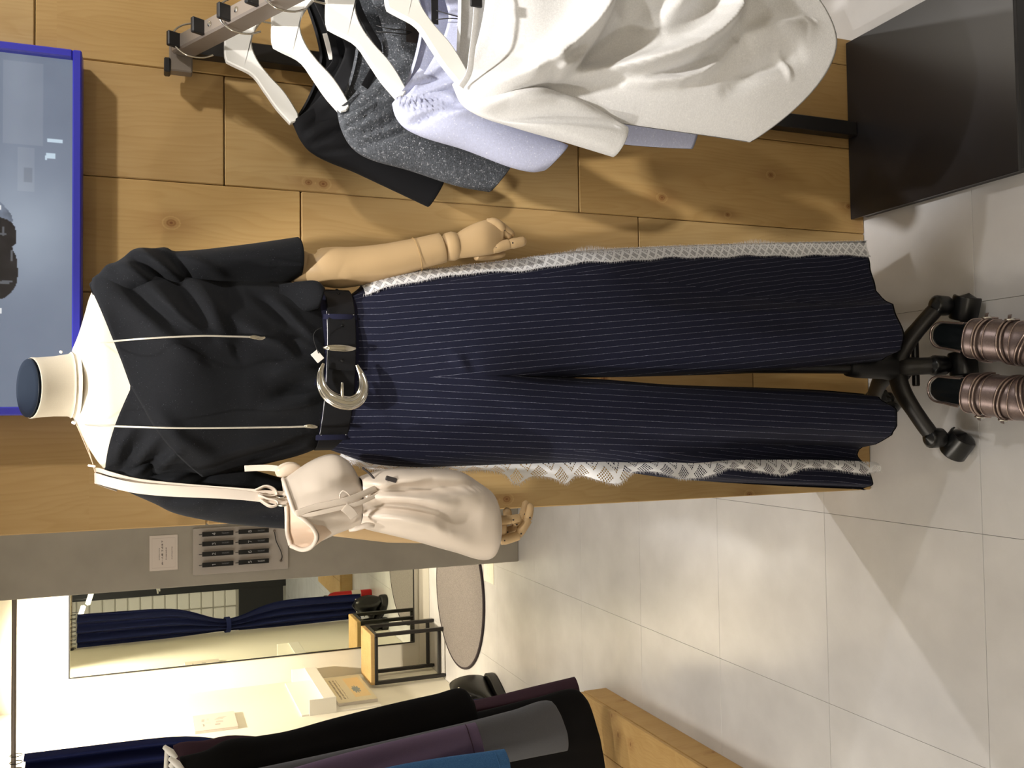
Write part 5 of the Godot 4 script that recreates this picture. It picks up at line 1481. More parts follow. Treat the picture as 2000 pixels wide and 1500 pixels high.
func trousers() -> void:
	var t := thing("pinstripe_trousers", "wide navy pinstripe trousers with white lace side trim on the mannequin", "trousers", Vector3(0.07, 0.17, 0.2))
	leg_a[0] = spline([Vector2(-0.0424, 1.2509), Vector2(-0.0516, 1.2273), Vector2(-0.0689, 1.1809), Vector2(-0.0767, 1.115), Vector2(-0.0778, 1.0294), Vector2(-0.0782, 0.94), Vector2(-0.0811, 0.8467), Vector2(-0.088, 0.7691), Vector2(-0.1029, 0.699), Vector2(-0.115, 0.6161), Vector2(-0.1334, 0.429), Vector2(-0.1521, 0.1879)], ROWS)
	leg_b[0] = spline([Vector2(0.0593, 1.247), Vector2(0.0594, 1.2041), Vector2(0.0619, 1.1136), Vector2(0.0646, 1.0232), Vector2(0.0656, 0.9378), Vector2(0.0651, 0.7956), Vector2(0.0554, 0.6437), Vector2(0.0487, 0.4236), Vector2(0.0446, 0.3054), Vector2(0.0362, 0.1812)], ROWS)
	leg_a[1] = spline([Vector2(0.0593, 1.247), Vector2(0.0594, 1.2041), Vector2(0.0619, 1.1136), Vector2(0.0646, 1.0232), Vector2(0.0656, 0.9378), Vector2(0.0668, 0.7956), Vector2(0.07, 0.6434), Vector2(0.0774, 0.4228), Vector2(0.0839, 0.3041), Vector2(0.0937, 0.1791)], ROWS)
	leg_b[1] = spline([Vector2(0.1926, 1.2493), Vector2(0.1939, 1.211), Vector2(0.2084, 1.1907), Vector2(0.2217, 1.162), Vector2(0.2337, 1.1118), Vector2(0.2414, 1.0516), Vector2(0.2597, 0.9349), Vector2(0.2775, 0.8403), Vector2(0.3, 0.638), Vector2(0.3198, 0.4157), Vector2(0.3387, 0.1703)], ROWS)
	hip_l = leg_a[0]
	hip_r = leg_b[1]
	leg_folds = [[Vector2(0.0994, 1.0701), Vector2(0.0618, 1.0416), 0.008, 0.006], [Vector2(0.0878, 1.0495), Vector2(0.0562, 1.0291), 0.009, -0.005], [Vector2(0.1279, 1.2201), Vector2(0.1692, 1.11), 0.014, 0.003], [Vector2(0.1717, 1.0275), Vector2(0.1924, 0.225), 0.013, 0.005], [Vector2(0.0986, 1.1348), Vector2(0.1088, 0.9686), 0.026, 0.004], [Vector2(0.1249, 0.9684), Vector2(0.1381, 0.2513), 0.03, 0.004], [Vector2(0.0129, 1.0547), Vector2(-0.0166, 0.6933), 0.026, 0.005], [Vector2(-0.0338, 0.6937), Vector2(-0.0332, 0.2575), 0.02, 0.006], [Vector2(0.1365, 1.1738), Vector2(0.1722, 1.0106), 0.018, 0.003], [Vector2(0.0444, 1.0789), Vector2(0.0119, 0.9614), 0.012, -0.004], [Vector2(0.0029, 0.8819), Vector2(0.0097, 0.7416), 0.014, -0.003], [Vector2(0.1661, 1.2121), Vector2(0.136, 1.197), 0.008, 0.003]]
	for g in 2:
		var nf := 26
		var mb := MB.new()
		var parts := [[], [], []]
		var uvs := [[], [], []]
		for i in ROWS:
			var s := i / float(ROWS - 1)
			var tc := lerpf(0.86, 0.46, smoothstep(0.2, 1.0, s))
			if g == 0:
				tc = lerpf(0.14, 0.44, smoothstep(0.25, 0.95, s))
			# 0: left of the crease, 1: right of the crease, 2: back
			for k in 3:
				var row := PackedVector3Array()
				for j in nf + 1:
					var c := j / float(nf)
					var q := 0.0
					match k:
						0: q = tc * (1.0 - cos(PI * 0.5 * c)) if g == 1 else tc * (1 - cos(PI * 0.5 * c))
						1: q = tc + (1 - tc) * sin(PI * 0.5 * c)
						2: q = 0.5 + 0.5 * cos(PI * c)
					row.append(leg_pt(g, s, q, k == 2))
				parts[k].append(row)
				var ur := []
				# the stripes run straight down the cloth of the front panel; the outer panel is cut off the straight
				var run := [0.0]
				for j in nf:
					run.append(run[j] + (row[j + 1].x - row[j].x) + 0.5 * absf(row[j + 1].z - row[j].z))
				var dn := maxf(0.0, 1.17 - row[0].y)
				for j in nf + 1:
					var u: float = row[j].x
					if g == 1:
						u = row[j].x - dn * 0.1 if k == 0 else row[0].x + run[j] - dn * 0.24
					elif k < 2:
						u = row[j].x + dn * 0.055 if k == 1 else row[nf].x - (run[nf] - run[j]) + dn * 0.16
					ur.append(Vector2(u / 0.041 + 0.4, row[j].y * 8.0))
				uvs[k].append(ur)
		for k in 3:
			var rows: Array = parts[k]
			var u2: Array = uvs[k]
			# turn-up inside the hem
			var last: PackedVector3Array = rows[ROWS - 1]
			var inn := PackedVector3Array()
			for p in last:
				inn.append(p + Vector3(0, 0.012, -0.004 if k < 2 else 0.004))
			rows.append(inn)
			u2.append(u2[ROWS - 1])
			mb.grid(rows, false, u2)
		obj("trouser_leg", mb, M.pinstripe, t)
	# waistband above and below the belt
	var wb := []
	for y: Array in [[0.036, 0.005], [0.037, 0.007], [0.0, 0.0035], [-0.026, 0.002]]:
		wb.append(waist_ring(0.001 + y[1] * 0.4, y[0], 64))
	obj("waistband", MB.new().grid(wb, true), M.navy, t)
	for px: float in [-0.62, 0.42]:
		var c := waist_pt(px, 0.0085)
		var o := obj("belt_loop", band([c + Vector3(0, 0.026, -0.004), c + Vector3(0, 0.02, 0.0012), c + Vector3(0, -0.018, 0.0012), c + Vector3(0, -0.024, -0.004)], Vector3.RIGHT, 0.008, 0.0016, 12), M.navy, t)
		obj("stitching", MB.new().tube([c + Vector3(0.0034, 0.02, 0.0022), c + Vector3(0.0034, -0.018, 0.0022)], 0.0004, 5), M.lace_cord, o)
	var st := []
	for k in 40:
		st.append(waist_pt(lerpf(-0.6, 0.5, k / 39.0), 0.0052) + Vector3(0, 0.021, 0))
	obj("stitching", MB.new().tube(st, 0.00045, 5), M.lace_cord, t)
	# lace, right side: flat along the seam
	var li := spline([Vector2(0.1864, 1.2109), Vector2(0.1878, 1.1941), Vector2(0.1984, 1.1657), Vector2(0.2077, 1.1327), Vector2(0.2176, 1.0907), Vector2(0.2267, 1.0304), Vector2(0.2364, 0.9411), Vector2(0.251, 0.8477), Vector2(0.2626, 0.7499), Vector2(0.2739, 0.6476), Vector2(0.2839, 0.5403), Vector2(0.2934, 0.4278), Vector2(0.3014, 0.3096), Vector2(0.3087, 0.1878)], 160)
	var rows := []
	var luv := []
	var fr := MB.new()
	rng.seed = 61
	for i in 160:
		var s := lerpf(0.055, 1.0, i / 159.0)
		var y: float = leg_pt(1, s, 0.9).y
		var f := s * (ROWS - 1)
		var k := mini(int(f), ROWS - 2)
		var a: Vector2 = leg_a[1][k].lerp(leg_a[1][k + 1], f - k)
		var b: Vector2 = leg_b[1][k].lerp(leg_b[1][k + 1], f - k)
		var tl := clampf((x_at(li, y) - a.x) / (b.x - a.x), 0.3, 0.97)
		tl += 0.012 * sin(i * 0.35) * sin(i * 0.13)
		var row := PackedVector3Array()
		var ur := []
		for j in 9:
			var q := lerpf(tl, 1.0, j / 6.0) if j < 7 else 1.0 - 0.05 * (j - 6)
			var p := leg_pt(1, s, minf(q, 0.999), j > 6)
			row.append(p + Vector3(0.0015 + 0.0015 * j / 6.0, 0, 0.0035 if j < 7 else -0.002))
			ur.append(Vector2(j / 6.0 * (b.x - a.x) * (1 - tl) / 0.036, y / 0.036))
		rows.append(row)
		luv.append(ur)
		for h in 5:
			var p0: Vector3 = row[0]
			var w := Vector3(0, (h - 2) * 0.0013 + rng.randf_range(-0.0006, 0.0006), 0)
			fr_hair(fr, p0 + w + Vector3(0.002, 0, 0), Vector3(-rng.randf_range(0.003, 0.0065), rng.randf_range(-0.002, 0.002), 0.001))
			var tuft := pow(maxf(0.0, sin(i * 0.115 + 0.6)), 6)
			fr_hair(fr, row[6] + w, Vector3(rng.randf_range(0.0008, 0.003) + 0.007 * tuft, rng.randf_range(-0.003, 0.002), 0))
	var lace := obj("lace_trim", MB.new().grid(rows, false, luv), M.lace, t)
	obj("fringe", fr, M.lace_cord, lace).set_meta("kind", "stuff")
	# lace, left side: stands off the seam, scalloped
	var i0 := spline([Vector3(-0.0491, 1.2266, 0.205), Vector3(-0.0618, 1.1981, 0.205), Vector3(-0.0719, 1.1502, 0.208), Vector3(-0.077, 1.0741, 0.205), Vector3(-0.0751, 0.978, 0.205), Vector3(-0.0747, 0.8989, 0.212), Vector3(-0.0763, 0.7658, 0.232), Vector3(-0.0782, 0.6684, 0.236), Vector3(-0.0811, 0.5573, 0.226), Vector3(-0.0838, 0.4749, 0.218), Vector3(-0.089, 0.3164, 0.208), Vector3(-0.0973, 0.1762, 0.206)], 200)
	var i1 := spline([Vector3(-0.056, 1.2238, 0.19), Vector3(-0.0729, 1.195, 0.19), Vector3(-0.0826, 1.1459, 0.19), Vector3(-0.0893, 1.0698, 0.19), Vector3(-0.0866, 0.9817, 0.19), Vector3(-0.0941, 0.952, 0.195), Vector3(-0.1116, 0.9314, 0.2), Vector3(-0.0987, 0.9056, 0.205), Vector3(-0.0991, 0.8873, 0.21), Vector3(-0.1046, 0.8681, 0.215), Vector3(-0.1118, 0.8517, 0.22), Vector3(-0.0986, 0.8302, 0.225), Vector3(-0.1079, 0.7971, 0.235), Vector3(-0.1139, 0.766, 0.24), Vector3(-0.0955, 0.7368, 0.25), Vector3(-0.0966, 0.6958, 0.256), Vector3(-0.1092, 0.647, 0.25), Vector3(-0.1082, 0.59, 0.242), Vector3(-0.0957, 0.543, 0.236), Vector3(-0.1016, 0.4842, 0.23), Vector3(-0.1124, 0.3992, 0.222), Vector3(-0.1024, 0.3623, 0.22), Vector3(-0.107, 0.2875, 0.216), Vector3(-0.1173, 0.2228, 0.212), Vector3(-0.1154, 0.1653, 0.21)], 200)
	var lr := []
	var fr2 := MB.new()
	var luv2 := []
	for i in 200:
		var row := PackedVector3Array()
		var ur := []
		var wv := 0.006 * sin(i * 0.31)
		for j in 7:
			var c := j / 6.0
			row.append(i0[i].lerp(i1[i], c) + Vector3(0, 0, sin(c * PI) * 0.006 + wv * c))
			ur.append(Vector2(c * 0.34, i0[i].y / 0.075))
		lr.append(row)
		luv2.append(ur)
		for h in 4:
			fr_hair(fr2, row[6] + Vector3(0, (h - 1.5) * 0.0014, 0), Vector3(-rng.randf_range(0.002, 0.007), rng.randf_range(-0.004, 0.001), rng.randf_range(-0.001, 0.002)))
	var lace2 := obj("lace_trim", MB.new().grid(lr, false, luv2), M.lace, t)
	obj("fringe", fr2, M.lace_cord, lace2).set_meta("kind", "stuff")

func fr_hair(b: MB, p: Vector3, d: Vector3) -> void:
	var w := Vector3(0, 0.00045, 0)
	b.tri(p - w, p + w, p + d)
	b.tri(p + Vector3(0, 0, 0.0004), p - w, p + d)

# the waist: q runs -1 (viewer's left) to 1 along the front
func waist_pt(q: float, off: float) -> Vector3:
	var a := (1.0 - q) * PI * 0.5
	return Vector3(WAIST.x + cos(a) * (0.1155 + off), waist_y(WAIST.x + cos(a) * 0.1155), WAIST.z + sin(a) * (0.074 + off))

func waist_y(x: float) -> float:
	return lerpf(Vector2(-0.0394, 1.2446).y, Vector2(0.1924, 1.2318).y, (x + 0.04) / 0.233)

func waist_ring(off: float, dy: float, n: int) -> PackedVector3Array:
	var r := PackedVector3Array()
	for k in n:
		var a := -TAU * k / n
		var x := WAIST.x + cos(a) * (0.1155 + off)
		r.append(Vector3(x, waist_y(x) + dy, WAIST.z + sin(a) * (0.074 + off)))
	return r

func belt() -> void:
	var t := thing("belt", "black leather belt with a large western silver buckle around the trousers", "belt", WAIST)
	var rows := []
	for y: Array in [[0.0195, 0.0048], [0.021, 0.0062], [0.0195, 0.0076], [-0.0195, 0.0076], [-0.021, 0.0062], [-0.0195, 0.0048], [0.0195, 0.0048]]:
		rows.append(waist_ring(y[1], y[0], 96))
	obj("strap", MB.new().grid(rows, true), M.leather, t)
	# free end over the strap, from the buckle to the right
	var e := []
	for k in 30:
		e.append(waist_pt(lerpf(-0.02, 0.96, k / 29.0), 0.0094 - 0.0012 * (k / 29.0)))
	obj("strap_end", band(e, Vector3.UP, 0.0405, 0.0026, 60), M.leather, t)
	for q: float in [0.87, 0.74, 0.33, 0.05]:
		var c := waist_pt(q, 0.0108)
		var n := (c - Vector3(WAIST.x, c.y, WAIST.z)).normalized()
		obj("punched_hole", MB.new().tube([c - n * 0.0012, c + n * 0.0003], 0.0022, 10), M.plastic_black, t)
	# silver keeper
	obj("keeper", MB.new().tube(spline([Vector3(0.1046, 1.2647, 0.289), Vector3(0.1044, 1.26, 0.292), Vector3(0.1039, 1.2424, 0.293), Vector3(0.1034, 1.2258, 0.292), Vector3(0.1038, 1.2191, 0.289)], 14), [0.0022, 0.003, 0.0038, 0.0044, 0.0048, 0.005, 0.0052, 0.0052, 0.005, 0.0048, 0.0044, 0.0038, 0.003, 0.0022], 14, 0.55), M.silver, t)
	# buckle: a heavy half loop, open to the right, with two raised ribs
	var pth := spline([Vector3(0.0814, 1.2661, 0.292), Vector3(0.0687, 1.2709, 0.294), Vector3(0.0539, 1.2705, 0.295), Vector3(0.0413, 1.2656, 0.296), Vector3(0.0317, 1.2554, 0.296), Vector3(0.0257, 1.2421, 0.296), Vector3(0.0241, 1.2272, 0.296), Vector3(0.0307, 1.2152, 0.296), Vector3(0.0457, 1.2088, 0.295), Vector3(0.0607, 1.2099, 0.294), Vector3(0.0795, 1.2177, 0.292)], 44)
	var rad := []
	for k in 44:
		rad.append(lerpf(0.0016, 0.0108, pow(sin(PI * (k + 0.6) / 44.5), 1.0)))
	var bk := obj("buckle", MB.new().tube(pth, rad, 20, 0.55), M.silver, t)
	for off: float in [-0.35, 0.35]:
		var rib := []
		var rr := []
		for k in range(4, 40):
			var c := Vector3(0.0554, 1.2374, 0.296)
			var d: Vector3 = (pth[k] - c).normalized()
			rib.append(pth[k] + d * rad[k] * off * 1.3 + Vector3(0, 0, rad[k] * 0.45))
			rr.append(rad[k] * 0.28)
		obj("rib", MB.new().tube(rib, rr, 10), M.chrome, bk)
	obj("prong", MB.new().tube([Vector3(0.053, 1.2412, 0.3), Vector3(0.044, 1.2418, 0.303), Vector3(0.0322, 1.241, 0.302)], [0.0022, 0.0028, 0.0022], 10), M.silver, bk)
	obj("swing_tag", MB.new().box(Vector3(0.092, 1.274, 0.287), Vector3(0.016, 0.012, 0.001), 0.0003, Basis(Vector3.BACK, 0.7)), M.paper, t)
	obj("tag_loop", MB.new().tube(spline([Vector3(0.0964, 1.2726, 0.288), Vector3(0.1125, 1.2787, 0.29), Vector3(0.122, 1.2803, 0.291), Vector3(0.1295, 1.2759, 0.291), Vector3(0.1334, 1.2683, 0.29)], 16), 0.0006, 6), M.black, t)

func necklace() -> void:
	var t := thing("necklace", "silver snake-chain lariat necklace hanging down both sides of the black top", "necklace", Vector3(0.055, 1.4295, 0.3))
	var r := [Vector3(0.0562, 1.5991, 0.14), Vector3(0.0946, 1.6012, 0.15), Vector3(0.1036, 1.5972, 0.19), Vector3(0.1064, 1.5886, 0.222), Vector3(0.109, 1.5731, 0.246), Vector3(0.1094, 1.5493, 0.28), Vector3(0.1103, 1.5202, 0.309), Vector3(0.1129, 1.4822, 0.318), Vector3(0.1158, 1.4304, 0.32), Vector3(0.1164, 1.3967, 0.313), Vector3(0.1168, 1.3702, 0.306)]
	var l := [Vector3(0.0562, 1.5991, 0.14), Vector3(0.0201, 1.601, 0.15), Vector3(0.0037, 1.5982, 0.18), Vector3(0, 1.5904, 0.21), Vector3(-0.0023, 1.5765, 0.238), Vector3(-0.0041, 1.5494, 0.275), Vector3(-0.0059, 1.514, 0.296), Vector3(-0.008, 1.4692, 0.306), Vector3(-0.009, 1.4165, 0.304), Vector3(-0.0093, 1.3615, 0.297), Vector3(-0.0093, 1.319, 0.294), Vector3(-0.009, 1.2929, 0.292)]
	obj("chain", MB.new().tube(spline(r, 70), 0.0013, 8), M.chain, t)
	obj("chain", MB.new().tube(spline(l, 70), 0.0013, 8), M.chain, t)
	for e: Array in [[Vector3(0.1167, 1.3716, 0.306), Vector3(0.1163, 1.3618, 0.305), Vector3(0.1151, 1.3548, 0.304), Vector3(0.1166, 1.3492, 0.304)], [Vector3(-0.009, 1.2944, 0.292), Vector3(-0.0084, 1.2873, 0.293), Vector3(-0.0092, 1.2815, 0.293), Vector3(-0.01, 1.2757, 0.293)]]:
		obj("chain_end", MB.new().tube(spline(e, 10), [0.0014, 0.002, 0.0028, 0.003, 0.003, 0.0031, 0.0028, 0.0026, 0.002, 0.0012], 10, 0.6), M.silver, t)
	var sc := thing("tie_string", "thin pinkish cord tying the handbag strap to the mannequin's neck", "cord", Vector3(-0.0094, 1.5884, 0.2))
	obj("cord", MB.new().tube(spline([Vector3(0.0007, 1.5962, 0.2), Vector3(-0.0275, 1.5851, 0.2), Vector3(-0.0616, 1.5725, 0.2)], 16), 0.0006, 6).tube(spline([Vector3(-0.0036, 1.5935, 0.202), Vector3(-0.0311, 1.5816, 0.203), Vector3(-0.0747, 1.5699, 0.2)], 16), 0.0006, 6), M.bag_in, sc)
	obj("cord_end", MB.new().tube([Vector3(-0.059, 1.5801, 0.205), Vector3(-0.0607, 1.571, 0.205)], 0.0016, 8).tube([Vector3(0.1005, 1.6166, 0.2), Vector3(0.0998, 1.614, 0.2)], 0.0022, 8).tube([Vector3(0.0022, 1.6004, 0.205), Vector3(0, 1.5965, 0.205)], 0.0022, 8), M.white_plastic, sc)

# ---------- handbag ----------
func ell(p0: Vector3, p1: Vector3, df: float, db: float, n: int, pw := 0.5) -> PackedVector3Array:
	var r := PackedVector3Array()
	for k in n:
		var h := n / 2
		var fr := k < h
		var q := -cos(PI * (k if fr else k - h) / h)
		if not fr:
			q = -q
		var m := p0.lerp(p1, (q + 1) / 2)
		r.append(m + Vector3(0, 0, (df if fr else -db) * pow(maxf(1 - q * q, 0.0), pw)))
	return r

func handbag() -> void:
	var t := thing("handbag", "cream leather drawstring bucket bag hanging from the mannequin's left shoulder", "handbag", Vector3(-0.1305, 1.1685, 0.28))
	# belly
	var n := 64
	var keys := []
	for s: Array in [[Vector3(-0.1585, 1.2116, 0.2650), Vector3(-0.0859, 1.2106, 0.2630), 0.03, 0.03], [Vector3(-0.1637, 1.1994, 0.2650), Vector3(-0.0818, 1.1982, 0.2630), 0.038, 0.036], [Vector3(-0.1713, 1.1731, 0.2650), Vector3(-0.0758, 1.1717, 0.2630), 0.05, 0.045], [Vector3(-0.1829, 1.1337, 0.2650), Vector3(-0.0756, 1.1320, 0.2630), 0.062, 0.055], [Vector3(-0.1963, 1.0935, 0.2650), Vector3(-0.0770, 1.0915, 0.2630), 0.07, 0.06], [Vector3(-0.2070, 1.0608, 0.2650), Vector3(-0.0812, 1.0586, 0.2630), 0.075, 0.062], [Vector3(-0.2165, 1.0359, 0.2650), Vector3(-0.0940, 1.0336, 0.2630), 0.077, 0.06], [Vector3(-0.2200, 1.0208, 0.2650), Vector3(-0.1050, 1.0185, 0.2630), 0.075, 0.058], [Vector3(-0.2190, 1.0123, 0.2650), Vector3(-0.1109, 1.0101, 0.2630), 0.07, 0.054], [Vector3(-0.2137, 1.0072, 0.2650), Vector3(-0.1175, 1.0051, 0.2630), 0.06, 0.048], [Vector3(-0.2036, 1.0045, 0.2650), Vector3(-0.1280, 1.0027, 0.2630), 0.045, 0.036]]:
		keys.append(ell(s[0], s[1], s[2], s[3], n, 0.42))
	var folds := [[[Vector2(-0.1038, 1.197), Vector2(-0.1058, 1.1504), Vector2(-0.1056, 1.1042), Vector2(-0.1033, 1.0309)], 0.01, 0.003, -0.017], [[Vector2(-0.0952, 1.2132), Vector2(-0.0895, 1.173), Vector2(-0.0829, 1.1117), Vector2(-0.0909, 1.0565)], 0.016, 0.009, 0.016], [[Vector2(-0.1124, 1.2163), Vector2(-0.1111, 1.1807), Vector2(-0.1179, 1.1276), Vector2(-0.1264, 1.0888)], 0.009, 0.007, 0.014], [[Vector2(-0.1342, 1.2135), Vector2(-0.1272, 1.1808), Vector2(-0.1286, 1.1507), Vector2(-0.1365, 1.1123)], 0.009, 0.005, -0.015], [[Vector2(-0.1388, 1.2092), Vector2(-0.144, 1.166), Vector2(-0.1553, 1.1203), Vector2(-0.1671, 1.0971)], 0.014, 0.008, 0.016], [[Vector2(-0.1149, 1.1276), Vector2(-0.1212, 1.0887), Vector2(-0.1134, 1.0448)], 0.024, 0.02, 0.009], [[Vector2(-0.1409, 1.1124), Vector2(-0.1414, 1.0731), Vector2(-0.1476, 1.0412)], 0.02, 0.02, -0.012], [[Vector2(-0.1725, 1.105), Vector2(-0.1849, 1.0737), Vector2(-0.2, 1.05)], 0.016, 0.02, 0.01], [[Vector2(-0.0879, 1.2131), Vector2(-0.0946, 1.1917), Vector2(-0.1006, 1.1693)], 0.007, 0.007, 0.009]]
	var rows := cross_rows(keys, 70)
	for r in rows.size():
		var row: PackedVector3Array = rows[r]
		for k in n / 2:
			row[k].z += fold(Vector2(row[k].x, row[k].y), folds)
		rows[r] = row
	obj("body", MB.new().grid(close_end(rows), true), M.bag, t)
	# collar: from the drawn neck up to the open mouth, front side lower and curled at the left
	var mouth_f := spline([Vector3(-0.1802, 1.3109, 0.27), Vector3(-0.185, 1.2972, 0.285), Vector3(-0.1795, 1.2866, 0.3), Vector3(-0.1659, 1.2806, 0.308), Vector3(-0.1513, 1.2865, 0.314), Vector3(-0.1388, 1.2991, 0.318), Vector3(-0.1291, 1.3107, 0.316), Vector3(-0.1099, 1.3178, 0.312), Vector3(-0.089, 1.3231, 0.3), Vector3(-0.0834, 1.3232, 0.285)], n / 2)
	var mouth_b := spline([Vector3(-0.0834, 1.3232, 0.285), Vector3(-0.0918, 1.3198, 0.27), Vector3(-0.1104, 1.3161, 0.258), Vector3(-0.137, 1.314, 0.252), Vector3(-0.1626, 1.3138, 0.255), Vector3(-0.1802, 1.3109, 0.27)], n / 2 + 1)
	var mouth := PackedVector3Array()
	for p: Vector3 in mouth_f:
		mouth.append(p)
	for k in n / 2:
		mouth.append(mouth_b[k])
	var ck := [mouth]
	for s: Array in [[Vector3(-0.1774, 1.2706, 0.2650), Vector3(-0.0545, 1.2694, 0.2630), 0.05, 0.03], [Vector3(-0.1678, 1.2458, 0.2650), Vector3(-0.0507, 1.2446, 0.2630), 0.046, 0.034], [Vector3(-0.1621, 1.2269, 0.2650), Vector3(-0.0626, 1.2257, 0.2630), 0.038, 0.032], [Vector3(-0.1585, 1.2116, 0.2650), Vector3(-0.0859, 1.2106, 0.2630), 0.03, 0.03]]:
		ck.append(ell(s[0], s[1], s[2], s[3], n, 0.45))
	var cf := [[Vector2(-0.1287, 1.3007), Vector2(-0.1041, 1.2058), 0.008, 0.008], [Vector2(-0.1298, 1.2793), Vector2(-0.1218, 1.2209), 0.007, -0.008], [Vector2(-0.1478, 1.2794), Vector2(-0.1401, 1.221), 0.009, -0.006], [Vector2(-0.0871, 1.2646), Vector2(-0.0928, 1.2132), 0.01, -0.005], [Vector2(-0.0929, 1.3005), Vector2(-0.0812, 1.228), 0.012, 0.004]]
	var crow := cross_rows(ck, 44)
	for r in crow.size():
		var row: PackedVector3Array = crow[r]
		for k in n / 2:
			row[k].z += fold(Vector2(row[k].x, row[k].y), cf) * smoothstep(0.0, 6.0, r)
		crow[r] = row
	var col := obj("collar", MB.new().grid(crow, true), M.bag, t)
	var loop := []
	for p in mouth:
		loop.append(p)
	loop.append(mouth[0])
	obj("rim", MB.new().tube(loop, 0.0031, 10, 1.0, Vector3.UP, false), M.bag, col)
	# lining seen in the mouth
	var lin := []
	for q: float in [1.0, 0.75, 0.4, 0.0]:
		var row := PackedVector3Array()
		for p in mouth:
			var c := Vector3(-0.1569, 1.2967, 0.283)
			row.append(p.lerp(c + Vector3(0, -0.03, 0), 1.0 - q) + Vector3(0, -0.004 - 0.02 * (1 - q), 0))
		lin.append(row)
	obj("lining", MB.new().grid(lin, true), M.bag_in, col)
	# drawstring: flat strip through slots, with a tab and a loose end
	obj("drawstring", band([Vector3(-0.1292, 1.3109, 0.322), Vector3(-0.1226, 1.2884, 0.322), Vector3(-0.1175, 1.2598, 0.322), Vector3(-0.1136, 1.2376, 0.32), Vector3(-0.1077, 1.2172, 0.314), Vector3(-0.0997, 1.1944, 0.306)], Vector3(0.5, 0.8, 0.25), 0.009, 0.003, 40), M.bag, t)
	obj("drawstring", band([Vector3(-0.1335, 1.3047, 0.318), Vector3(-0.1307, 1.2847, 0.321), Vector3(-0.1257, 1.256, 0.321), Vector3(-0.1196, 1.2226, 0.318), Vector3(-0.1093, 1.1919, 0.308)], Vector3(0.5, 0.8, 0.25), 0.006, 0.003, 40), M.bag, t)
	obj("slot_tab", band([Vector3(-0.1234, 1.2438, 0.3215), Vector3(-0.1312, 1.2347, 0.3195), Vector3(-0.1391, 1.2282, 0.316)], Vector3(0, 1, 0.1), 0.013, 0.0025, 14), M.bag, t)
	obj("drawstring_end", MB.new().tube(spline([Vector3(-0.1601, 1.2314, 0.295), Vector3(-0.1564, 1.2195, 0.302), Vector3(-0.1529, 1.2084, 0.306), Vector3(-0.1544, 1.1974, 0.304)], 12), [0.002, 0.003, 0.0035, 0.0037, 0.0038, 0.0038, 0.004, 0.0042, 0.0042, 0.004, 0.0038, 0.003], 12), M.bag, t)
	obj("drawstring_loop", MB.new().tube(spline([Vector3(-0.1132, 1.2483, 0.319), Vector3(-0.106, 1.249, 0.319), Vector3(-0.1011, 1.2446, 0.319), Vector3(-0.1035, 1.2388, 0.319), Vector3(-0.1096, 1.2342, 0.318)], 18), 0.0012, 8), M.bag, t)
	# shoulder strap: one loop, two legs down to the buckled ends
	obj("strap", band([Vector3(-0.1036, 1.3175, 0.29), Vector3(-0.1025, 1.3326, 0.286), Vector3(-0.0979, 1.3737, 0.276), Vector3(-0.092, 1.428, 0.266), Vector3(-0.0854, 1.4815, 0.258), Vector3(-0.0787, 1.521, 0.25), Vector3(-0.0698, 1.5506, 0.238), Vector3(-0.0662, 1.5639, 0.215), Vector3(-0.0665, 1.5704, 0.19), Vector3(-0.073, 1.5669, 0.165), Vector3(-0.0864, 1.5437, 0.14)], [Vector3(0.9, 0, -0.4), Vector3(0.9, 0, -0.3), Vector3(1, 0, 0.1), Vector3(1, 0, 0.3), Vector3(1, 0, 0.2), Vector3(1, 0, 0.1), Vector3(1, 0, 0)], 0.006, 0.0022, 70), M.bag, t)
	obj("strap", band([Vector3(-0.1164, 1.3204, 0.3), Vector3(-0.112, 1.3337, 0.294), Vector3(-0.1045, 1.3744, 0.284), Vector3(-0.0984, 1.4285, 0.276), Vector3(-0.0937, 1.4817, 0.27), Vector3(-0.0885, 1.5208, 0.262), Vector3(-0.0812, 1.5502, 0.248), Vector3(-0.0779, 1.5649, 0.222), Vector3(-0.0781, 1.5717, 0.19), Vector3(-0.0829, 1.5664, 0.16), Vector3(-0.0943, 1.5439, 0.135)], [Vector3(0.55, 0, -0.8), Vector3(0.7, 0, -0.6), Vector3(0.85, 0, 0.4), Vector3(1, 0, 0.25), Vector3(1, 0, 0.15), Vector3(1, 0, 0)], 0.0155, 0.0022, 70), M.bag, t)
	for e: Array in [[Vector3(-0.0973, 1.3604, 0.283), Vector3(-0.0925, 1.3468, 0.287), Vector3(-0.0979, 1.3357, 0.288), Vector3(-0.1046, 1.3329, 0.288), Vector3(-0.1072, 1.3398, 0.287), Vector3(-0.1038, 1.357, 0.284)], [Vector3(-0.1046, 1.3579, 0.292), Vector3(-0.1098, 1.3465, 0.296), Vector3(-0.1139, 1.3341, 0.297), Vector3(-0.1175, 1.3327, 0.297), Vector3(-0.1201, 1.341, 0.296), Vector3(-0.111, 1.3559, 0.293)]]:
		obj("strap_tab", band(e, Vector3(0.3, 0, 1), 0.012, 0.0022, 24), M.bag, t)
	for e: Vector3 in [Vector3(-0.1055, 1.3254, 0.29), Vector3(-0.1155, 1.3253, 0.3)]:
		obj("ring", MB.new().tube(ring_at(e, e + Vector3(1, 0.1, 0.4), 0.0085), 0.0015, 8, 1.0, Vector3.UP, false), M.chrome, t)
	# second strap end behind, with its clear protective wrap
	obj("strap", band([Vector3(-0.0689, 1.3712, 0.235), Vector3(-0.0684, 1.3558, 0.24), Vector3(-0.0688, 1.335, 0.248), Vector3(-0.072, 1.317, 0.255)], Vector3(0.9, 0.1, 0), 0.009, 0.0025, 24), M.bag, t)
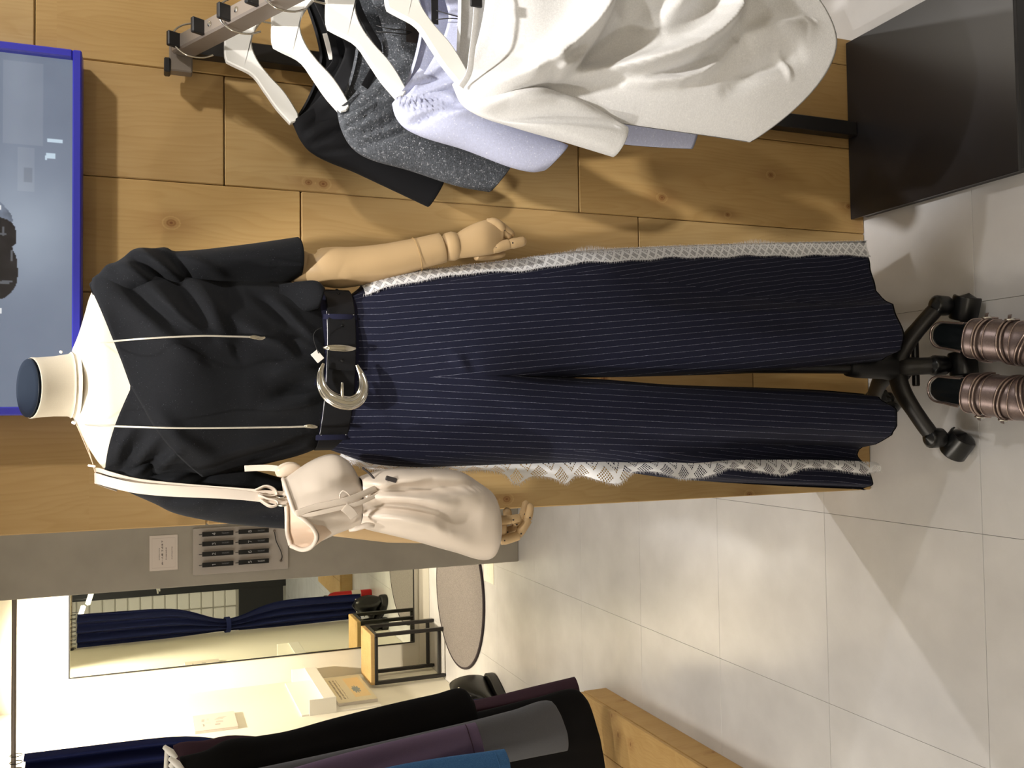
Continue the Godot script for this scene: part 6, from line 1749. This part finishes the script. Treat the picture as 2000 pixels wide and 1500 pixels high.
	obj("strap_wrap", MB.new().tube(spline([Vector3(-0.0764, 1.3295, 0.262), Vector3(-0.0714, 1.3184, 0.266), Vector3(-0.0688, 1.3069, 0.267), Vector3(-0.0723, 1.2948, 0.264)], 12), [0.005, 0.0075, 0.009, 0.0098, 0.0102, 0.0102, 0.0098, 0.009, 0.0082, 0.007, 0.0055, 0.003], 14, 0.6), mat(c8(222, 204, 182), 0.12), t)
	# zip end and dark slider peeping at the back of the collar
	obj("zip_tape", MB.new().tube(spline([Vector3(-0.071, 1.2102, 0.29), Vector3(-0.0793, 1.2005, 0.294), Vector3(-0.0928, 1.1907, 0.3)], 10), 0.0016, 6), M.dark_print, t)
	obj("zip_slider", MB.new().box(Vector3(-0.0873, 1.174, 0.316), Vector3(0.007, 0.017, 0.003), 0.001, Basis(Vector3.BACK, -0.3)), M.dark_print, t)

# smooth surface through key rings
func cross_rows(keys: Array, n: int) -> Array:
	var m: int = keys[0].size()
	var cols := []
	for k in m:
		var p := []
		for r: PackedVector3Array in keys:
			p.append(r[k])
		cols.append(spline(p, n))
	var rows := []
	for i in n:
		var row := PackedVector3Array()
		for k in m:
			row.append(cols[k][i])
		rows.append(row)
	return rows

# ---------- sandals ----------
func sandals() -> void:
	sandal(Vector3(0.1489, 0.0963, 0.279), -0.185, 1.0, "pewter strappy heeled sandal standing on the right of the stand's front castor")
	sandal(Vector3(0.0457, 0.0996, 0.272), -0.158, -1.0, "pewter strappy heeled sandal standing on the left of the stand's front castor")

func sandal(heel: Vector3, turn: float, sd: float, label: String) -> void:
	var t := thing("sandal", label, "sandal", Vector3(heel.x, 0, heel.z), "pair of pewter sandals in front of the stand")
	t.rotation.y = turn
	var loc := Node3D.new()   # parts are built in the sandal's own axes: toe towards +z
	loc.free()
	var bed := func(z: float) -> float: return heel.y - 0.008 * smoothstep(0.0, 0.05, z) - (heel.y - 0.05) * smoothstep(0.045, 0.2, z)
	var wid := func(z: float) -> float: return lerpf(0.0245, 0.034, smoothstep(0.03, 0.18, z)) * sqrt(clampf(1.0 - pow(maxf(0.0, 0.026 - z) / 0.026, 2), 0.0, 1.0)) * sqrt(clampf(1.0 - pow(maxf(0.0, z - 0.205) / 0.04, 2), 0.0, 1.0))
	var lay := func(z0: float, z1: float, grow: float, lo: float, hi: float, m: Material, called: String) -> void:
		var rows := []
		for q: Array in [[lo, 0.96], [lo + 0.0015, 1.0], [hi - 0.0015, 1.0], [hi, 0.95]]:
			var row := PackedVector3Array()
			for k in 60:
				var s := k / 60.0
				var u := 1.0 - absf(s * 2 - 1)
				var z := lerpf(z0, z1, 0.5 - 0.5 * cos(PI * u))
				var x: float = (wid.call(clampf(z, 0.0005, 0.2445)) + grow) * (1.0 if s < 0.5 else -1.0) * (0.0 if u == 0.0 or u == 1.0 else 1.0) * q[1]
				row.append(Vector3(x, bed.call(z) + q[0], z))
			rows.append(row)
		loc_obj(called, MB.new().grid(close_end(close_end(rows), true), true), m, t)
	lay.call(-0.0015, 0.246, 0.0015, -0.016, -0.001, M.pewter, "sole")
	lay.call(0.001, 0.244, -0.001, -0.002, 0.002, M.insole, "insole")
	# raised rim of the heel cup
	var rimp := []
	for k in 25:
		var u := k / 24.0 * 2 - 1
		var z := 0.075 * u * u
		rimp.append(Vector3(signf(u) * wid.call(maxf(z, 0.0006)) * (1.0 if absf(u) > 0.04 else 0.0), bed.call(z) + 0.006 + 0.014 * u * u, z - 0.001))
	loc_obj("heel_cup_edge", MB.new().tube(rimp, 0.0022, 8), M.pewter_edge, t)
	# block heel
	var hl := []
	for q: Array in [[0.0, 0.021], [0.004, 0.022], [heel.y * 0.55, 0.022], [heel.y - 0.014, 0.0255]]:
		var row := PackedVector3Array()
		for k in 28:
			var a := -TAU * k / 28
			row.append(Vector3(cos(a) * q[1], q[0], 0.028 + sin(a) * q[1] * 1.05))
		hl.append(row)
	hl.reverse()
	loc_obj("heel", MB.new().grid(close_end(close_end(hl), true), true), M.pewter, t)
	# forefoot platform down to the floor
	var pf := []
	for q: Array in [[0.0, 0.95], [0.002, 1.0], [0.03, 1.0]]:
		var row := PackedVector3Array()
		for k in 40:
			var a := -TAU * k / 40
			row.append(Vector3(cos(a) * 0.034 * q[1], q[0], 0.195 + sin(a) * 0.05 * q[1]))
		pf.append(row)
	pf.reverse()
	loc_obj("platform", MB.new().grid(close_end(close_end(pf), true), true), M.pewter, t)
	# leather cuff arching over the foot
	var arch := func(z0: float, z1: float, h: float, grow: float, n: int) -> Array:
		var rows := []
		for i in n:
			var z := lerpf(z0, z1, i / float(n - 1))
			var row := PackedVector3Array()
			for k in 29:
				var a := PI * k / 28.0
				row.append(Vector3(cos(a) * (0.0365 + grow), bed.call(z) - 0.006 + pow(sin(a), 0.6) * (h + grow), z + 0.008 * sin(a) * (1.0 - i / float(n - 1))))
			rows.append(row)
		return rows
	var a1: Array = arch.call(0.086, 0.122, 0.05, 0.0, 8)
	var a2: Array = arch.call(0.118, 0.17, 0.05, 0.0012, 10)
	var a3: Array = arch.call(0.158, 0.235, 0.047, 0.0024, 12)
	for rows: Array in [a1, a2, a3]:
		var e: PackedVector3Array = rows[0]
		var low := PackedVector3Array()
		for p in e:
			low.append(p + Vector3(-p.x * 0.05, -0.002, 0.003))
		rows.push_front(low)
		var c := loc_obj("cuff", MB.new().grid(rows, true if false else false), M.pewter, t)
		var edge := []
		for p in e:
			edge.append(p)
		var eo := MeshInstance3D.new()
		eo.name = "cuff_edge"
		eo.mesh = MB.new().tube(edge, 0.0014, 8).mesh()
		eo.material_override = M.pewter_edge
		c.add_child(eo, true)
	# thin double straps with pin buckles
	for q: Array in [[0.108, 0.108], [0.113, 0.113], [0.14, 0.152], [0.146, 0.158], [0.205, 0.16], [0.212, 0.167]]:
		var p := []
		for k in 25:
			var u := k / 24.0
			var a := PI * u
			var z := lerpf(q[0], q[1], u if sd > 0 else 1 - u)
			p.append(Vector3(cos(a) * 0.0402, bed.call(z) - 0.004 + pow(sin(a), 0.75) * 0.0555, z + 0.005 * sin(a)))
		loc_obj("thin_strap", MB.new().tube(p, 0.0022, 8), M.pewter_edge, t)
	for q: Array in [[0.111, 0.02], [0.149, 0.024]]:
		var c := Vector3(0.039 * sd, bed.call(q[0]) + q[1], q[0])
		var rg := []
		for k in 25:
			rg.append(c + Vector3(0.001 * sd, cos(TAU * k / 24) * 0.0075, sin(TAU * k / 24) * 0.0065))
		loc_obj("buckle", MB.new().tube(rg, 0.0016, 8, 1.0, Vector3.UP, false).tube([c + Vector3(0, 0.006, 0), c + Vector3(0.004 * sd, -0.01, 0)], 0.0015, 8), M.chrome, t)
		loc_obj("strap_tip", band([c + Vector3(0, 0, 0), c + Vector3(0.006 * sd, -0.006, -0.006), c + Vector3(0.009 * sd, -0.014, -0.012)], Vector3.BACK, 0.006, 0.0016, 10), M.pewter, t)

func loc_obj(called: String, b: MB, m: Material, parent: Node) -> MeshInstance3D:
	var o := MeshInstance3D.new()
	o.name = called
	o.mesh = b.mesh()
	o.material_override = m
	parent.add_child(o, true)
	return o

# ---------- rail of trousers at the left ----------
func jeans_rack() -> void:
	var p := thing("timber_base", "low honey wood base on the floor under the hanging trousers", "platform", Vector3(-1.2, 0, -0.6))
	var py := (Vector3(-0.96, 0.1001, -0.9299)).y
	var z0 := -1.318
	var z1 := -0.3
	var bx := MB.new().box(Vector3(-1.2, py / 2 - 0.006, (z0 + z1) / 2), Vector3(0.474, py - 0.012, z1 - z0 - 0.004), 0.002)
	obj("core", bx, M.wood1, p)
	for k in 3:
		obj("top_board", MB.new().box(Vector3(-1.04 - 0.159 * k, py - 0.006, (z0 + z1) / 2), Vector3(0.1575, 0.012, z1 - z0), 0.0015), M["wood%d" % (k + 2)], p)
	obj("side_board", MB.new().box(Vector3(-0.963, py / 2 - 0.006, (z0 + z1) / 2), Vector3(0.008, py - 0.013, z1 - z0), 0.001), M.wood4, p)
	var r := thing("clothes_rack", "black rack standing on the wood base, carrying the trousers", "rack", Vector3(-1.12, py, -0.8))
	var ry := 1.56
	obj("rail", MB.new().tube([Vector3(-1.12, ry, -1.27), Vector3(-1.12, ry, -0.35)], 0.011, 14), M.black_metal, r)
	for z: float in [-1.26, -0.36]:
		obj("post", MB.new().tube([Vector3(-1.12, py, z), Vector3(-1.12, ry + 0.01, z)], 0.011, 14), M.black_metal, r)
	var defs := [
		["purple", "dark purple trousers, longest and farthest on the left rack", M.jean_purple, -1.15, [Vector2(-0.9022, 1.4388), Vector2(-0.8977, 1.4307), Vector2(-0.8999, 1.3546), Vector2(-0.8947, 1.2992), Vector2(-0.9159, 1.1453), Vector2(-0.8997, 1.0687), Vector2(-0.8867, 0.9169), Vector2(-0.8872, 0.7587), Vector2(-0.8881, 0.5515), Vector2(-0.8679, 0.3325), Vector2(-0.8552, 0.2007)], [Vector2(-1.0501, 1.4296), Vector2(-1.0622, 1.3549), Vector2(-1.0727, 0.9184), Vector2(-1.0498, 0.5537), Vector2(-0.9855, 0.1957)], 0.03],
		["wide_black", "long black wide trousers reaching nearly to the wood base", M.jean_black, -1.05, [Vector2(-0.9182, 1.4255), Vector2(-0.906, 1.2249), Vector2(-0.903, 0.9382), Vector2(-0.8929, 0.5862), Vector2(-0.8728, 0.3751), Vector2(-0.8657, 0.2375), Vector2(-0.9001, 0.2057)], [Vector2(-1.0742, 1.3866), Vector2(-1.1357, 0.9402), Vector2(-1.1691, 0.4653), Vector2(-1.156, 0.1489)], 0.035],
		["black", "black trousers with a straight cut hem, in front of the dark purple pair", M.jean_black, -1.0, [Vector2(-0.8851, 1.4269), Vector2(-0.8783, 1.3625), Vector2(-0.8586, 1.3101), Vector2(-0.8588, 1.2299), Vector2(-0.8562, 1.1478), Vector2(-0.8403, 1.0352), Vector2(-0.8199, 0.8592), Vector2(-0.8076, 0.7212), Vector2(-0.8017, 0.6343), Vector2(-0.8369, 0.6043)], [Vector2(-1.0542, 1.3887), Vector2(-1.0765, 1.0934), Vector2(-1.0523, 0.801), Vector2(-0.9954, 0.5887)], 0.03],
		["grey", "grey trousers hanging below the mauve pair on the left rack", M.jean_grey, -0.9, [Vector2(-0.9201, 1.4175), Vector2(-0.901, 1.108), Vector2(-0.8805, 0.8262), Vector2(-0.8641, 0.6299), Vector2(-0.8522, 0.5195), Vector2(-0.8415, 0.3924), Vector2(-0.871, 0.373)], [Vector2(-1.0655, 1.393), Vector2(-1.0584, 0.9714), Vector2(-1.0031, 0.6085), Vector2(-0.9913, 0.3484)], 0.03],
		["mauve", "washed mauve jeans with a stitched hem on the left rack", M.jean_mauve, -0.8, [Vector2(-0.9245, 1.3971), Vector2(-0.8809, 1.1236), Vector2(-0.8657, 1.0046), Vector2(-0.851, 0.8529), Vector2(-0.8364, 0.6674)], [Vector2(-1.077, 1.3735), Vector2(-1.0428, 0.9925), Vector2(-0.9637, 0.6423)], 0.028],
		["denim", "blue denim jeans, nearest on the left rack", M.denim, -0.7, [Vector2(-0.9615, 1.3786), Vector2(-0.8913, 1.0125), Vector2(-0.8817, 0.9071), Vector2(-0.8828, 0.6205)], [Vector2(-1.1082, 1.3559), Vector2(-1.1004, 1.0143), Vector2(-1.0158, 0.6035)], 0.028]]
	for d: Array in defs:
		var t := thing("%s_trousers" % d[0] if d[0] != "denim" else "denim_jeans", d[1], "trousers", Vector3(d[4][0].x, d[4][0].y, d[3]), "trousers on the left rack")
		var e: Array = d[4]
		var f: Array = d[5]
		var fs := []
		rng.seed = 90 + int(-d[3] * 100)
		for k in 4:
			var u := rng.randf_range(0.15, 0.85)
			fs.append([e[0].lerp(f[0], u), e[e.size() - 1].lerp(f[f.size() - 1], u + rng.randf_range(-0.12, 0.12)), rng.randf_range(0.012, 0.024), rng.randf_range(0.004, 0.01)])
		var rows := pillow(f, e, d[3], [Vector2(0, 0.014), Vector2(0.3, d[6]), Vector2(1, d[6])], [Vector2(0, 0.014), Vector2(1, d[6])], 60, 36, fs)
		var o := obj("cloth", MB.new().grid(close_end(hem(rows), true), true), d[2], t)
		if d[0] in ["mauve", "denim"]:
			# stitched hem
			var hr: PackedVector3Array = rows[rows.size() - 5]
			var hp := []
			for k in 37:
				hp.append(hr[k] + Vector3(0, 0.004, 0.001))
			obj("hem_stitch", MB.new().tube(hp, 0.0012, 6), M.denim if d[0] == "denim" else M.jean_purple, o)
		# hanger
		var hx := -1.12
		var hy: float = e[0].y + 0.012
		var h := thing("clip_hanger", "white clip hanger holding the %s" % ["dark purple trousers", "wide black trousers", "straight black trousers", "grey trousers", "mauve jeans", "blue denim jeans"][defs.find(d)], "hanger", Vector3(hx, hy, d[3]), "white clip hangers on the left rack")
		obj("bar", MB.new().tube([Vector3(hx - 0.17, hy - 0.01, d[3]), Vector3(hx, hy + 0.012, d[3]), Vector3(e[0].x - 0.005, hy + 0.004, d[3])], [0.006, 0.008, 0.006], 12), M.white_plastic, h)
		obj("hook", MB.new().tube(spline([Vector3(hx, hy + 0.01, d[3]), Vector3(hx, ry - 0.03, d[3]), Vector3(hx + 0.017, ry, d[3]), Vector3(hx, ry + 0.017, d[3]), Vector3(hx - 0.017, ry, d[3])], 20), 0.002, 8), M.chrome, h)
		obj("clip", MB.new().tube([Vector3(e[0].x + 0.004, hy + 0.012, d[3] + 0.012), Vector3(e[0].x - 0.012, hy - 0.006, d[3] + 0.017), Vector3(e[0].x - 0.03, hy - 0.02, d[3] + 0.015)], [0.006, 0.0095, 0.006], 14, 0.7), M.white_plastic, h)
